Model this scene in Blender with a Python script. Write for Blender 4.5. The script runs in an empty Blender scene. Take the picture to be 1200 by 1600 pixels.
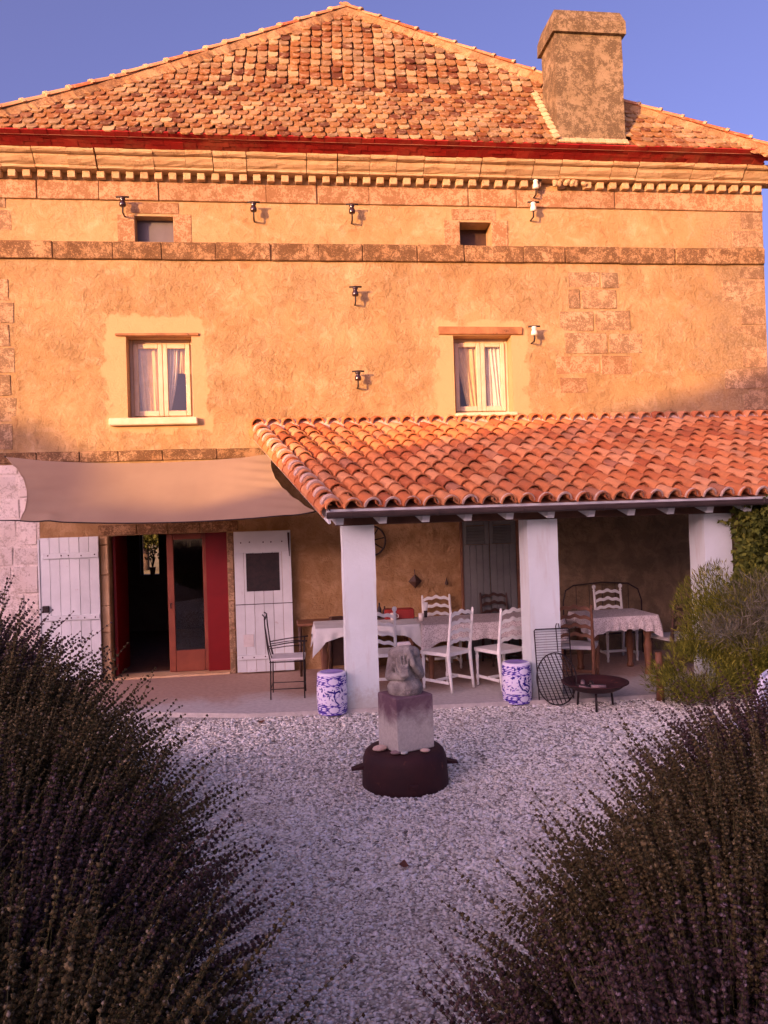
import bpy, bmesh, math, random
import numpy as np
from mathutils import Vector, Matrix, Euler

rnd = random.Random(7)
rng = np.random.default_rng(11)
PI = math.pi
R = math.radians

# ------------------------------------------------------------------ camera, sky, sun, exposure
scene = bpy.context.scene
COL = scene.collection
cam_d = bpy.data.cameras.new('camera'); cam = bpy.data.objects.new('camera', cam_d); COL.objects.link(cam)
cam_d.sensor_fit = 'VERTICAL'; cam_d.sensor_height = 36.0; cam_d.lens = 27.0
cam_d.clip_start = 0.05; cam_d.clip_end = 2000
YAW, PITCH, ROLL = R(7.0), R(0.5), R(1.85)
fw = Vector((math.sin(YAW)*math.cos(PITCH), math.cos(YAW)*math.cos(PITCH), math.sin(PITCH)))
r0 = Vector((math.cos(YAW), -math.sin(YAW), 0)); u0 = r0.cross(fw)
rv = r0*math.cos(ROLL) - u0*math.sin(ROLL); uv = u0*math.cos(ROLL) + r0*math.sin(ROLL)
m = Matrix((rv, uv, -fw)).transposed().to_4x4(); m.translation = Vector((0, -10.97, 2.1))
cam.matrix_world = m
scene.camera = cam

SUN_AZ, SUN_EL = 45.0, 7.5          # degrees left of the wall's normal, above the horizon
SKY_STRENGTH, SUN_STRENGTH, EXPOSURE = 0.15, 2.0, 1.94
sun_dir = Vector((-math.sin(R(SUN_AZ))*math.cos(R(SUN_EL)), -math.cos(R(SUN_AZ))*math.cos(R(SUN_EL)), math.sin(R(SUN_EL))))
w = bpy.data.worlds.new('World'); scene.world = w; w.use_nodes = True
nt = w.node_tree; nt.nodes.clear()
sky = nt.nodes.new('ShaderNodeTexSky'); sky.sky_type = 'NISHITA'; sky.sun_disc = False
sky.sun_elevation = R(SUN_EL); sky.sun_rotation = math.atan2(sun_dir.x, sun_dir.y)
sky.altitude = 100; sky.air_density = 0.5; sky.dust_density = 8.0; sky.ozone_density = 3.0
tint = nt.nodes.new('ShaderNodeMix'); tint.data_type = 'RGBA'; tint.blend_type = 'MULTIPLY'
tint.inputs[0].default_value = 1.0; tint.inputs[7].default_value = (1.46, 0.805, 0.89, 1)
bg = nt.nodes.new('ShaderNodeBackground'); bg.inputs[1].default_value = SKY_STRENGTH
wo = nt.nodes.new('ShaderNodeOutputWorld')
nt.links.new(sky.outputs[0], tint.inputs[6]); nt.links.new(tint.outputs[2], bg.inputs[0]); nt.links.new(bg.outputs[0], wo.inputs[0])
sl = bpy.data.lights.new('sun', 'SUN'); sl.energy = SUN_STRENGTH; sl.angle = R(0.45); sl.color = (1.0, 0.52, 0.19)
so = bpy.data.objects.new('sun', sl); COL.objects.link(so); so.rotation_euler = (-sun_dir).to_track_quat('-Z', 'Y').to_euler()
so.location = sun_dir*60
vs = scene.view_settings; vs.view_transform = 'Standard'; vs.look = 'None'; vs.gamma = 1.0; vs.use_curve_mapping = False
vs.exposure = EXPOSURE
scene.cycles.max_bounces = 8; scene.cycles.transparent_max_bounces = 12

# ------------------------------------------------------------------ material helpers
def srgb(r, g, b):
    f = lambda c: c/12.92 if c <= 0.04045 else ((c+0.055)/1.055)**2.4
    return (f(r/255), f(g/255), f(b/255))
class NT:
    def __init__(s, name):
        s.m = bpy.data.materials.new(name); s.m.use_nodes = True
        s.t = s.m.node_tree; s.t.nodes.clear()
        s.out = s.t.nodes.new('ShaderNodeOutputMaterial')
        s.bsdf = s.t.nodes.new('ShaderNodeBsdfPrincipled'); s.t.links.new(s.bsdf.outputs[0], s.out.inputs[0])
        s._co = None
    def n(s, kind, props=None, **inp):
        nd = s.t.nodes.new('ShaderNode'+kind)
        for k, v in (props or {}).items(): setattr(nd, k, v)
        for k, v in inp.items():
            key = int(k[1:]) if k[0] == 'i' and k[1:].isdigit() else k.replace('_', ' ')
            s.set(nd.inputs[key], v)
        return nd
    def set(s, sock, v):
        if isinstance(v, bpy.types.NodeSocket): s.t.links.new(v, sock)
        elif isinstance(v, (tuple, list)) and len(v) == 3 and sock.type == 'RGBA': sock.default_value = (*v, 1)
        else: sock.default_value = v
    @property
    def co(s):
        if s._co is None: s._co = s.t.nodes.new('ShaderNodeTexCoord').outputs['Object']
        return s._co
    def noise(s, scale, detail=4, rough=0.55, dist=0.0, vec=None):
        return s.n('TexNoise', Scale=float(scale), Detail=float(detail), Roughness=rough, Distortion=dist, Vector=vec or s.co).outputs[0]
    def ramp(s, fac, stops, interp='LINEAR'):
        r = s.n('ValToRGB', i0=fac); r.color_ramp.interpolation = interp
        e = r.color_ramp.elements
        while len(e) < len(stops): e.new(0.5)
        for k, (p, c) in enumerate(stops):
            e[k].position = p; e[k].color = (*c, 1) if len(c) == 3 else c
        return r.outputs[0]
    def step(s, fac, a, b):
        return s.n('MapRange', {'interpolation_type': 'SMOOTHSTEP'}, i0=fac, i1=a, i2=b, i3=0.0, i4=1.0).outputs[0]
    def mix(s, fac, a, b, blend='MIX'):
        x = s.n('Mix', {'data_type': 'RGBA', 'blend_type': blend}, i0=fac, i6=a, i7=b); return x.outputs[2]
    def math(s, op, a, b=0.0):
        x = s.n('Math', {'operation': op}, i0=a, i1=b); return x.outputs[0]
    def bump(s, h, strength, dist):
        s.set(s.bsdf.inputs['Normal'], s.n('Bump', Strength=strength, Distance=dist, Height=h).outputs[0])
    def fin(s, color, rough=0.8, metal=0.0, spec=0.5):
        s.set(s.bsdf.inputs['Base Color'], color); s.set(s.bsdf.inputs['Roughness'], rough)
        s.bsdf.inputs['Metallic'].default_value = metal; s.bsdf.inputs['Specular IOR Level'].default_value = spec
        return s.m
    def xyz(s, vec=None):
        return s.n('SeparateXYZ', i0=vec or s.co).outputs
    def island(s): return s.n('NewGeometry').outputs['Random Per Island']
    def objrand(s): return s.n('ObjectInfo').outputs['Random']

def plain(name, c1, c2, scale=6, rough=0.8, bump=0.2, bscale=40, bdist=0.004, spot=None, spot_thr=0.62, metal=0.0, spec=0.4, rand=0.0):
    t = NT(name)
    f = t.step(t.noise(scale, 6, 0.6, 0.4), 0.3, 0.7)
    col = t.mix(f, c1, c2)
    if spot: col = t.mix(t.step(t.noise(scale*2.7, 7, 0.65), spot_thr-0.05, spot_thr+0.08), col, spot)
    if rand:
        col = t.mix(1.0, col, t.ramp(t.objrand(), [(0, (1-rand,)*3), (1, (1+rand*0.4,)*3)]), 'MULTIPLY')
    if bump: t.bump(t.noise(bscale, 6, 0.6), bump, bdist)
    return t.fin(col, rough, metal, spec)

def box_mask(t, co, x0, x1, z0, z1, soft, warp):
    """1 inside an uneven rectangle of the wall"""
    x, _, z = co
    wx = t.math('MULTIPLY', t.math('SUBTRACT', warp, 0.5), 0.5)
    dx = t.math('SUBTRACT', t.math('ABSOLUTE', t.math('SUBTRACT', x, (x0+x1)/2)), (x1-x0)/2)
    dz = t.math('SUBTRACT', t.math('ABSOLUTE', t.math('SUBTRACT', z, (z0+z1)/2)), (z1-z0)/2)
    d = t.math('ADD', t.math('MAXIMUM', dx, dz), wx)
    return t.math('SUBTRACT', 1.0, t.step(d, -soft, soft))

def make_plaster():
    t = NT('wall_plaster')
    co = t.xyz(); z = co[2]
    big = t.noise(0.9, 5, 0.6, 0.5); mid = t.noise(4.5, 7, 0.62, 0.8); fine = t.noise(34, 8, 0.7, 0.3)
    mus = t.noise(10.0, 9, 0.72, 0.7)
    col = t.mix(t.step(big, 0.35, 0.65), (0.459, 0.308, 0.144), (0.404, 0.253, 0.106))
    col = t.mix(t.math('MULTIPLY', t.step(mid, 0.45, 0.72), 0.75), col, (0.544, 0.382, 0.204))
    col = t.mix(t.math('MULTIPLY', t.math('MULTIPLY', t.step(mus, 0.48, 0.66), t.step(t.noise(2.3, 6, 0.65, 0.4), 0.38, 0.6)), 0.48), col, (0.279, 0.132, 0.047))
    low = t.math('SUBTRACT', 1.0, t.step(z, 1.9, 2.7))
    col = t.mix(t.math('MULTIPLY', low, 0.8), col, t.mix(t.step(mid, 0.4, 0.65), (0.326, 0.187, 0.071), (0.451, 0.281, 0.127)))  # shade of the lower wall mixed into the plaster colour
    stv = t.n('VectorMath', {'operation': 'MULTIPLY'}, i0=t.co, i1=(1.0, 1.0, 0.28)).outputs[0]
    stk = t.math('MULTIPLY', t.step(t.noise(3.4, 7, 0.7, 0.3, stv), 0.50, 0.70), t.step(fine, 0.30, 0.62))
    col = t.mix(t.math('MULTIPLY', stk, 0.42), col, (0.264, 0.141, 0.057))
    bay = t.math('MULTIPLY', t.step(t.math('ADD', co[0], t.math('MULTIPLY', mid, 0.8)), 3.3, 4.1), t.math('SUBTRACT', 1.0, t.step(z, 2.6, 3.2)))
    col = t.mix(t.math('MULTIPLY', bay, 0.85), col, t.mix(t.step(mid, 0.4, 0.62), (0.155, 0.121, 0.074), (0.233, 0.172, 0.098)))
    # smooth lime repairs round the upstairs windows
    wp = t.noise(3.2, 5, 0.6)
    pm = None
    for b in ((-2.47, -1.08, 3.42, 5.02), (2.18, 3.55, 3.45, 4.93)):
        mk = box_mask(t, co, *b, 0.035, wp); pm = mk if pm is None else t.math('MAXIMUM', pm, mk)
    col = t.mix(t.math('MULTIPLY', pm, 0.85), col, t.mix(big, (0.552, 0.367, 0.184), (0.514, 0.320, 0.149)))
    # grey weathering at the right corner, and stains
    gx = t.step(t.math('ADD', co[0], t.math('MULTIPLY', t.math('SUBTRACT', mid, 0.5), 2.2)), 6.0, 7.0)
    col = t.mix(t.math('MULTIPLY', gx, 0.75), col, t.mix(t.step(fine, 0.4, 0.65), (0.257, 0.156, 0.071), (0.404, 0.296, 0.169)))
    attic = t.step(z, 6.0, 6.15)
    rough_amt = t.math('MULTIPLY', t.math('SUBTRACT', 1.0, t.math('MULTIPLY', pm, 0.9)), t.math('SUBTRACT', 1.0, t.math('MULTIPLY', attic, 0.6)))
    spk = t.step(t.noise(60, 4, 0.7), 0.66, 0.74)
    col = t.mix(t.math('MULTIPLY', spk, t.math('MULTIPLY', rough_amt, 0.5)), col, (0.311, 0.156, 0.057))
    tro = t.noise(6.0, 5, 0.6, 1.0)
    h = t.math('ADD', t.math('MULTIPLY', mus, 0.75), t.math('ADD', t.math('MULTIPLY', fine, 0.26), t.math('MULTIPLY', tro, 0.45)))
    h = t.math('MULTIPLY', t.math('SUBTRACT', h, 0.68), t.math('ADD', t.math('MULTIPLY', rough_amt, 0.85), 0.15))
    h = t.math('MULTIPLY', h, t.math('ADD', t.math('MULTIPLY', t.step(t.noise(1.6, 4, 0.6, 0.5), 0.3, 0.7), 1.0), 0.35))
    t.bump(h, 1.0, 0.07)
    return t.fin(col, 0.92, 0, 0.2)

def make_stone(name, pale, tan, dark, dark_amt=0.5, bump=0.6, rand=0.25, lichen=None, k=0.84):
    pale, tan, dark = [tuple(c*k for c in q) for q in (pale, tan, dark)]; lichen = lichen and tuple(c*k for c in lichen)
    t = NT(name)
    oi = t.n('ObjectInfo').outputs
    vec = t.n('VectorMath', {'operation': 'ADD'}, i0=t.co, i1=oi['Location']).outputs[0]
    a = t.noise(2.0, 6, 0.6, 0.4, vec); b = t.noise(9, 10, 0.78, 0.3, vec); c = t.noise(46, 6, 0.7, 0, vec); e = t.noise(3.3, 5, 0.65, 0.2, vec)
    col = t.mix(t.step(a, 0.3, 0.7), pale, tan)
    sp = t.math('ADD', t.math('MULTIPLY', b, 0.47), t.math('ADD', t.math('MULTIPLY', c, 0.36), t.math('MULTIPLY', e, 0.24)))
    col = t.mix(t.math('MULTIPLY', t.step(sp, 0.585-0.12*dark_amt, 0.645-0.12*dark_amt), min(1, 0.45+dark_amt*0.5)), col, dark)
    if lichen: col = t.mix(t.math('MULTIPLY', t.step(c, 0.55, 0.68), 0.7), col, lichen)
    col = t.mix(1.0, col, t.ramp(oi['Random'], [(0, (1-rand,)*3), (1, (1.06,)*3)]), 'MULTIPLY')
    t.bump(t.math('ADD', t.math('MULTIPLY', b, 0.6), t.math('MULTIPLY', c, 0.35)), bump, 0.02)
    return t.fin(col, 0.93, 0, 0.2)

def make_tile(name, stops, isl, bump=0.35, lichen=(0.62, 0.45, 0.25), lam=0.62, rough=0.85):
    t = NT(name)
    if isl: rr = t.island()
    else: rr = t.objrand()
    n = t.noise(9, 6, 0.65, 0.5); f = t.noise(55, 6, 0.7)
    if not isl:
        oi = t.n('ObjectInfo').outputs
        vec = t.n('VectorMath', {'operation': 'MULTIPLY_ADD'}, i0=t.co, i1=(1, 1, 1), i2=t.n('VectorMath', {'operation': 'SCALE'}, i0=oi['Location'], Scale=3.1).outputs[0]).outputs[0]
        n = t.noise(14, 6, 0.65, 0.5, vec); f = t.noise(60, 6, 0.7, 0, vec)
    col = t.ramp(rr, stops)
    wpos = t.n('NewGeometry').outputs['Position']; stn = t.noise(1.1, 6, 0.68, 0.6, wpos)
    col = t.mix(t.math('MULTIPLY', t.step(stn, 0.46, 0.68), 0.42), col, (0.26, 0.13, 0.055))
    col = t.mix(t.math('MULTIPLY', t.step(t.noise(1.9, 5, 0.6, 0.3, wpos), 0.5, 0.7), 0.30), col, lichen)
    col = t.mix(t.math('MULTIPLY', t.step(n, 0.5, 0.7), lam), col, lichen)
    col = t.mix(t.math('MULTIPLY', t.step(f, 0.56, 0.7), 0.45), col, (0.16, 0.07, 0.035))
    t.bump(t.math('ADD', f, n), bump, 0.008)
    return t.fin(col, rough, 0, 0.25)

OLD_TILE = [(0.0, (0.077, 0.022, 0.008)), (0.15, (0.171, 0.050, 0.015)), (0.36, (0.261, 0.105, 0.028)), (0.58, (0.310, 0.155, 0.050)), (0.74, (0.225, 0.139, 0.065)), (0.90, (0.396, 0.260, 0.111)), (1.0, (0.504, 0.361, 0.174))]
NEW_TILE = [(0.0, (0.324, 0.088, 0.033)), (0.12, (0.468, 0.139, 0.044)), (0.4, (0.558, 0.197, 0.063)), (0.7, (0.612, 0.248, 0.089)), (0.92, (0.648, 0.319, 0.141)), (1.0, (0.342, 0.143, 0.074))]
M = {}
M['plaster'] = make_plaster()
M['cornice'] = make_stone('cornice_stone', (0.654, 0.473, 0.256), (0.585, 0.382, 0.188), (0.327, 0.174, 0.072), 0.3, 0.6, 0.12)
M['frieze'] = make_stone('frieze_stone', (0.60, 0.39, 0.215), (0.52, 0.315, 0.16), (0.29, 0.145, 0.06), 0.72, 0.5, 0.16)
M['string'] = make_stone('string_course_stone', (0.52, 0.33, 0.165), (0.40, 0.225, 0.095), (0.12, 0.06, 0.024), 0.8, 0.9, 0.15, (0.58, 0.39, 0.20))
M['quoin'] = make_stone('quoin_stone', (0.60, 0.42, 0.24), (0.46, 0.28, 0.14), (0.20, 0.12, 0.06), 0.75, 0.7, 0.2, (0.60, 0.42, 0.25))
M['white_stone'] = make_stone('limewashed_stone', (0.74, 0.68, 0.60), (0.66, 0.58, 0.48), (0.36, 0.30, 0.22), 0.45, 0.8, 0.2, k=1.05)
M['chimney'] = make_stone('chimney_render', (0.37, 0.275, 0.155), (0.29, 0.205, 0.105), (0.105, 0.070, 0.034), 0.8, 0.9, 0.0, (0.50, 0.36, 0.21))
M['mortar'] = make_stone('pale_mortar', (0.74, 0.53, 0.29), (0.66, 0.43, 0.21), (0.5, 0.3, 0.14), 0.2, 0.6, 0.1)
M['hip_bed'] = make_stone('hip_bedding', (0.58, 0.38, 0.18), (0.46, 0.24, 0.09), (0.24, 0.10, 0.04), 0.5, 0.8, 0.3, (0.68, 0.50, 0.28))
M['old_tile'] = make_tile('old_flat_tile', OLD_TILE, False)
M['old_tile_isl'] = make_tile('old_flat_tile_mass', OLD_TILE, True)
M['hip_tile'] = make_tile('hip_tile_clay', [(0, (0.40, 0.09, 0.03)), (0.5, (0.52, 0.17, 0.06)), (1, (0.64, 0.36, 0.17))], False, lam=0.55)
M['red_tile'] = make_tile('eave_red_tile', [(0, (0.22, 0.007, 0.007)), (1, (0.34, 0.014, 0.011))], False, lam=0.12, lichen=(0.5, 0.1, 0.05))
M['canal'] = make_tile('canal_tile_clay', NEW_TILE, False, 0.25, (0.60, 0.28, 0.14), 0.22)
M['canal_isl'] = make_tile('canal_tile_clay_mass', NEW_TILE, True, 0.25, (0.60, 0.28, 0.14), 0.22)
M['roof_under'] = plain('roof_boards', (0.20, 0.08, 0.04), (0.28, 0.12, 0.06))
M['tile_mortar'] = plain('tile_bedding_mortar', (0.62, 0.46, 0.34), (0.52, 0.36, 0.26), 9, 0.95, 0.6, 60, 0.01)
def make_column():
    t = NT('white_column_paint'); z = t.xyz()[2]
    a = t.noise(1.7, 6, 0.6, 0.4); f = t.noise(24, 7, 0.68); stv = t.n('VectorMath', {'operation': 'MULTIPLY'}, i0=t.co, i1=(1, 1, 0.15)).outputs[0]
    col = t.mix(t.step(a, 0.3, 0.7), (0.68, 0.78, 0.735), (0.62, 0.715, 0.66))
    col = t.mix(t.math('MULTIPLY', t.step(t.noise(9, 5, 0.6, 0, stv), 0.52, 0.72), 0.35), col, (0.50, 0.47, 0.38))
    low = t.math('SUBTRACT', 1.0, t.step(t.math('ADD', z, t.math('MULTIPLY', t.math('SUBTRACT', f, 0.5), 0.5)), 0.0, 0.30))
    col = t.mix(t.math('MULTIPLY', low, 0.6), col, (0.42, 0.38, 0.28))
    col = t.mix(t.math('MULTIPLY', t.step(f, 0.66, 0.72), 0.6), col, (0.40, 0.35, 0.27))
    t.bump(t.math('ADD', a, t.math('MULTIPLY', f, 0.5)), 0.6, 0.012)
    return t.fin(col, 0.88, 0, 0.2)
M['white_render'] = make_column()
M['white_paint'] = plain('weathered_white_paint', (0.66, 0.71, 0.67), (0.58, 0.63, 0.59), 3.0, 0.7, 0.25, 60, 0.003, (0.46, 0.40, 0.34), 0.68, rand=0.10)
M['white_wood'] = plain('white_painted_chair', (0.80, 0.82, 0.74), (0.70, 0.71, 0.62), 9, 0.55, 0.2, 60, 0.002, (0.45, 0.36, 0.27), 0.70)
M['dark_wood'] = plain('dark_stained_wood', (0.045, 0.022, 0.014), (0.075, 0.038, 0.022), 8, 0.5, 0.2, 60, 0.002)
M['mid_wood'] = plain('brown_table_wood', (0.22, 0.10, 0.045), (0.14, 0.06, 0.028), 7, 0.6, 0.3, 50, 0.003)
M['beam_wood'] = plain('dark_porch_beam', (0.085, 0.042, 0.024), (0.13, 0.065, 0.038), 4, 0.8, 0.4, 30, 0.006)
M['lintel_wood'] = plain('lintel_oak', (0.40, 0.19, 0.075), (0.24, 0.10, 0.04), 5, 0.8, 0.6, 26, 0.01, (0.12, 0.05, 0.02), 0.62)
M['grey_shutter'] = plain('grey_green_shutter', (0.17, 0.18, 0.155), (0.13, 0.135, 0.12), 4, 0.7, 0.2, 50, 0.003)
M['zinc'] = plain('dark_gutter_metal', (0.055, 0.040, 0.036), (0.085, 0.062, 0.055), 3, 0.7, 0.1, 20, 0.003, metal=0.0, spec=0.2)
M['iron'] = plain('black_wrought_iron', (0.018, 0.014, 0.013), (0.035, 0.022, 0.018), 14, 0.55, 0.3, 90, 0.002, metal=0.3)
M['rust'] = plain('rusty_cauldron_iron', (0.026, 0.007, 0.007), (0.045, 0.011, 0.009), 5, 0.75, 0.5, 50, 0.004, (0.12, 0.036, 0.020), 0.66)
M['red_paint'] = plain('red_door_paint', (0.195, 0.002, 0.002), (0.158, 0.001, 0.001), 2, 0.45, 0.08, 30, 0.002)
M['door_wood'] = plain('reddish_door_wood', (0.26, 0.070, 0.030), (0.19, 0.045, 0.02), 3, 0.5, 0.15, 40, 0.003)
M['cream_frame'] = plain('cream_window_paint', (0.66, 0.54, 0.37), (0.58, 0.45, 0.29), 5, 0.6, 0.15, 60, 0.002)
M['sill_stone'] = plain('pale_sill_stone', (0.74, 0.63, 0.43), (0.66, 0.52, 0.33), 5, 0.85, 0.4, 40, 0.005)
M['curtain'] = plain('ochre_net_curtain', (0.80, 0.60, 0.30), (0.70, 0.50, 0.22), 7, 0.9, 0.1)
M['lace'] = plain('white_lace_curtain', (0.84, 0.78, 0.66), (0.76, 0.68, 0.56), 9, 0.9, 0.1)
M['cloth'] = plain('white_tablecloth', (0.66, 0.69, 0.63), (0.56, 0.59, 0.53), 5, 0.9, 0.2, 60, 0.003)
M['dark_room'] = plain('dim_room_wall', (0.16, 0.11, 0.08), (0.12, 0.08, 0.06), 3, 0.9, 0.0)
M['attic_pane'] = plain('slate_grey_shutter_board', (0.14, 0.125, 0.13), (0.115, 0.10, 0.105), 3, 0.6, 0.05)
M['shell'] = plain('pale_shell', (0.72, 0.55, 0.42), (0.55, 0.38, 0.28), 20, 0.6, 0.4, 60, 0.004)
M['pebble'] = plain('grey_brown_pebble', (0.30, 0.20, 0.18), (0.22, 0.15, 0.14), 20, 0.7, 0.3, 60, 0.003)
M['ceramic_dark'] = plain('dark_insulator_glaze', (0.035, 0.014, 0.008), (0.022, 0.009, 0.006), 10, 0.12, 0.0, spec=0.8)
M['ceramic_white'] = plain('white_porcelain', (0.85, 0.78, 0.66), (0.80, 0.72, 0.58), 10, 0.15, 0.0, spec=0.7)
M['terracotta'] = plain('terracotta_pot', (0.42, 0.15, 0.07), (0.34, 0.11, 0.05), 8, 0.8, 0.2)
M['red_box'] = plain('red_lacquer_box', (0.30, 0.03, 0.02), (0.24, 0.02, 0.015), 5, 0.5, 0.0)
M['white_cord'] = plain('white_woven_cord', (0.84, 0.85, 0.90), (0.76, 0.77, 0.84), 20, 0.75, 0.2, 120, 0.002)
M['cushion'] = plain('pale_seat_pad', (0.66, 0.64, 0.58), (0.54, 0.52, 0.46), 8, 0.9, 0.2)
M['dry_leaf'] = plain('dead_leaf', (0.16, 0.06, 0.03), (0.10, 0.035, 0.02), 30, 0.8, 0.0)
M['earth'] = plain('garden_earth', (0.13, 0.085, 0.05), (0.085, 0.055, 0.03), 3, 0.95, 0.6, 20, 0.03)
M['meadow'] = plain('dry_meadow', (0.36, 0.28, 0.09), (0.28, 0.24, 0.07), 0.3, 0.95, 0.5, 8, 0.05)
M['barn_stone'] = plain('barn_rubble_stone', (0.42, 0.34, 0.25), (0.34, 0.26, 0.18), 2, 0.95, 0.7, 6, 0.05)
M['bark'] = plain('tree_bark', (0.10, 0.07, 0.045), (0.06, 0.04, 0.028), 6, 0.95, 0.6, 20, 0.02)

def make_pane(name, tintc):
    t = NT(name); t.t.nodes.remove(t.bsdf)
    fr = t.math('ADD', t.math('MULTIPLY', t.math('POWER', t.n('LayerWeight', Blend=0.5).outputs['Facing'], 5.0), 0.9), 0.075)
    gl = t.n('BsdfGlossy', Color=(1, 1, 1), Roughness=0.0); tr = t.n('BsdfTransparent', Color=tintc)
    fac = t.math('MINIMUM', t.math('MULTIPLY', fr, 1.0), 1.0)
    mx = t.n('MixShader', i0=fac, i1=tr.outputs[0], i2=gl.outputs[0]); t.t.links.new(mx.outputs[0], t.out.inputs[0])
    return t.m
M['glass'] = make_pane('window_glass', (0.86, 0.88, 0.86)); M['door_glass'] = make_pane('door_glass', (0.40, 0.38, 0.36))

def make_gravel():
    t = NT('gravel_bed')
    v = t.n('TexVoronoi', Vector=t.co, Scale=62.0, Randomness=1.0)
    rr = t.n('SeparateColor', i0=v.outputs['Color']).outputs[0]
    col = t.ramp(rr, [(0, (0.30, 0.27, 0.21)), (0.35, (0.60, 0.58, 0.47)), (0.7, (0.76, 0.74, 0.61)), (1, (0.88, 0.87, 0.75))])
    gap = t.step(v.outputs['Distance'], 0.25, 0.62)
    col = t.mix(t.math('MULTIPLY', gap, 0.55), col, (0.09, 0.072, 0.055))
    t.bump(t.math('SUBTRACT', 1.0, v.outputs['Distance']), 0.7, 0.008)
    return t.fin(col, 0.9, 0, 0.25)
M['gravel'] = make_gravel()
def make_pebbles():
    t = NT('gravel_stone')
    big = t.noise(0.8, 3)
    col = t.ramp(t.island(), [(0, (0.10, 0.085, 0.065)), (0.14, (0.50, 0.48, 0.37)), (0.40, (0.80, 0.79, 0.65)), (0.85, (0.90, 0.90, 0.79)), (1, (0.94, 0.94, 0.88))])
    col = t.mix(t.math('MULTIPLY', t.step(big, 0.4, 0.65), 0.18), col, (0.44, 0.37, 0.31))
    return t.fin(col, 0.85, 0, 0.3)
M['pebbles'] = make_pebbles()
def make_leafy(name, stops, trans=0.0, rough=0.75):
    t = NT(name); return t.fin(t.ramp(t.island(), stops), rough, 0, 0.2)
M['lav_stem'] = make_leafy('lavender_stem', [(0, (0.053, 0.053, 0.013)), (0.6, (0.076, 0.075, 0.022)), (1, (0.145, 0.128, 0.056))])
M['lav_leaf'] = make_leafy('lavender_leaf', [(0, (0.043, 0.053, 0.006)), (0.7, (0.076, 0.092, 0.013)), (1, (0.119, 0.132, 0.024))])
M['lav_spike'] = make_leafy('lavender_spike', [(0, (0.037, 0.024, 0.007)), (0.45, (0.068, 0.050, 0.015)), (0.8, (0.112, 0.085, 0.030)), (0.965, (0.184, 0.143, 0.068)), (1, (0.299, 0.252, 0.174))])
M['lav_spike_b'] = make_leafy('lavender_spike_fresh', [(0, (0.036, 0.018, 0.015)), (0.5, (0.066, 0.038, 0.031)), (0.9, (0.106, 0.066, 0.055)), (1, (0.211, 0.158, 0.165))])
M['shrub_leaf'] = make_leafy('broom_leaf', [(0, (0.055, 0.062, 0.008)), (0.5, (0.14, 0.15, 0.016)), (0.85, (0.24, 0.24, 0.026)), (1, (0.36, 0.34, 0.05))])
M['vine_leaf'] = make_leafy('vine_leaf', [(0, (0.045, 0.058, 0.010)), (0.6, (0.11, 0.135, 0.020)), (1, (0.22, 0.23, 0.035))])
M['twig'] = make_leafy('grey_twig', [(0, (0.09, 0.080, 0.040)), (0.6, (0.16, 0.15, 0.085)), (1, (0.28, 0.265, 0.18))])
M['tree_leaf'] = make_leafy('tree_leaf', [(0, (0.045, 0.055, 0.010)), (0.6, (0.09, 0.095, 0.018)), (1, (0.16, 0.15, 0.03))])

def make_terrace():
    t = NT('terrace_concrete')
    co = t.xyz(); b = t.noise(1.4, 5, 0.6, 0.6); f = t.noise(18, 7, 0.65)
    red = t.step(t.math('ADD', co[1], t.math('MULTIPLY', t.math('SUBTRACT', b, 0.5), 1.3)), -1.95, -1.25)
    col = t.mix(t.step(f, 0.35, 0.65), (0.56, 0.53, 0.46), (0.46, 0.43, 0.37))
    rc = t.mix(t.step(f, 0.35, 0.7), (0.43, 0.275, 0.18), (0.35, 0.215, 0.14))
    t.bump(f, 0.4, 0.01)
    return t.fin(t.mix(t.math('MULTIPLY', red, 0.85), col, rc), 0.85, 0, 0.3)
M['terrace'] = make_terrace()
def make_sail():
    t = NT('shade_sail_cloth')
    wv = t.n('TexWave', {'wave_type': 'BANDS', 'bands_direction': 'X'}, Vector=t.co, Scale=1.6, Distortion=1.5, Detail=3.0).outputs[1]
    col = t.mix(t.step(t.noise(1.3, 4), 0.3, 0.7), (0.39, 0.285, 0.19), (0.43, 0.32, 0.21))
    t.bump(t.math('ADD', wv, t.noise(180, 2)), 0.12, 0.01)
    mt = t.fin(col, 0.9, 0, 0.1)
    tl = t.n('BsdfTranslucent', Color=col); mx = t.n('MixShader', i0=0.22, i1=t.bsdf.outputs[0], i2=tl.outputs[0])
    t.t.links.new(mx.outputs[0], t.out.inputs[0])
    return mt
M['sail'] = make_sail()
def make_lacecloth():
    t = NT('lace_tablecloth')
    v = t.n('TexVoronoi', {'feature': 'DISTANCE_TO_EDGE'}, Vector=t.co, Scale=42.0).outputs[0]
    v2 = t.n('TexVoronoi', Vector=t.co, Scale=15.0).outputs[0]
    col = t.mix(t.step(v, 0.05, 0.16), (0.66, 0.62, 0.56), (0.42, 0.37, 0.33))
    col = t.mix(t.math('MULTIPLY', t.step(v2, 0.40, 0.28), 0.7), col, (0.66, 0.62, 0.57))
    return t.fin(col, 0.9, 0, 0.2)
M['lacecloth'] = make_lacecloth()
def make_stool_glaze():
    t = NT('blue_and_white_glaze')
    a = t.n('VertexColor', {'layer_name': 'print'}).outputs[0]
    return t.fin(a, 0.18, 0, 0.6)
M['stool'] = make_stool_glaze()
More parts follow.
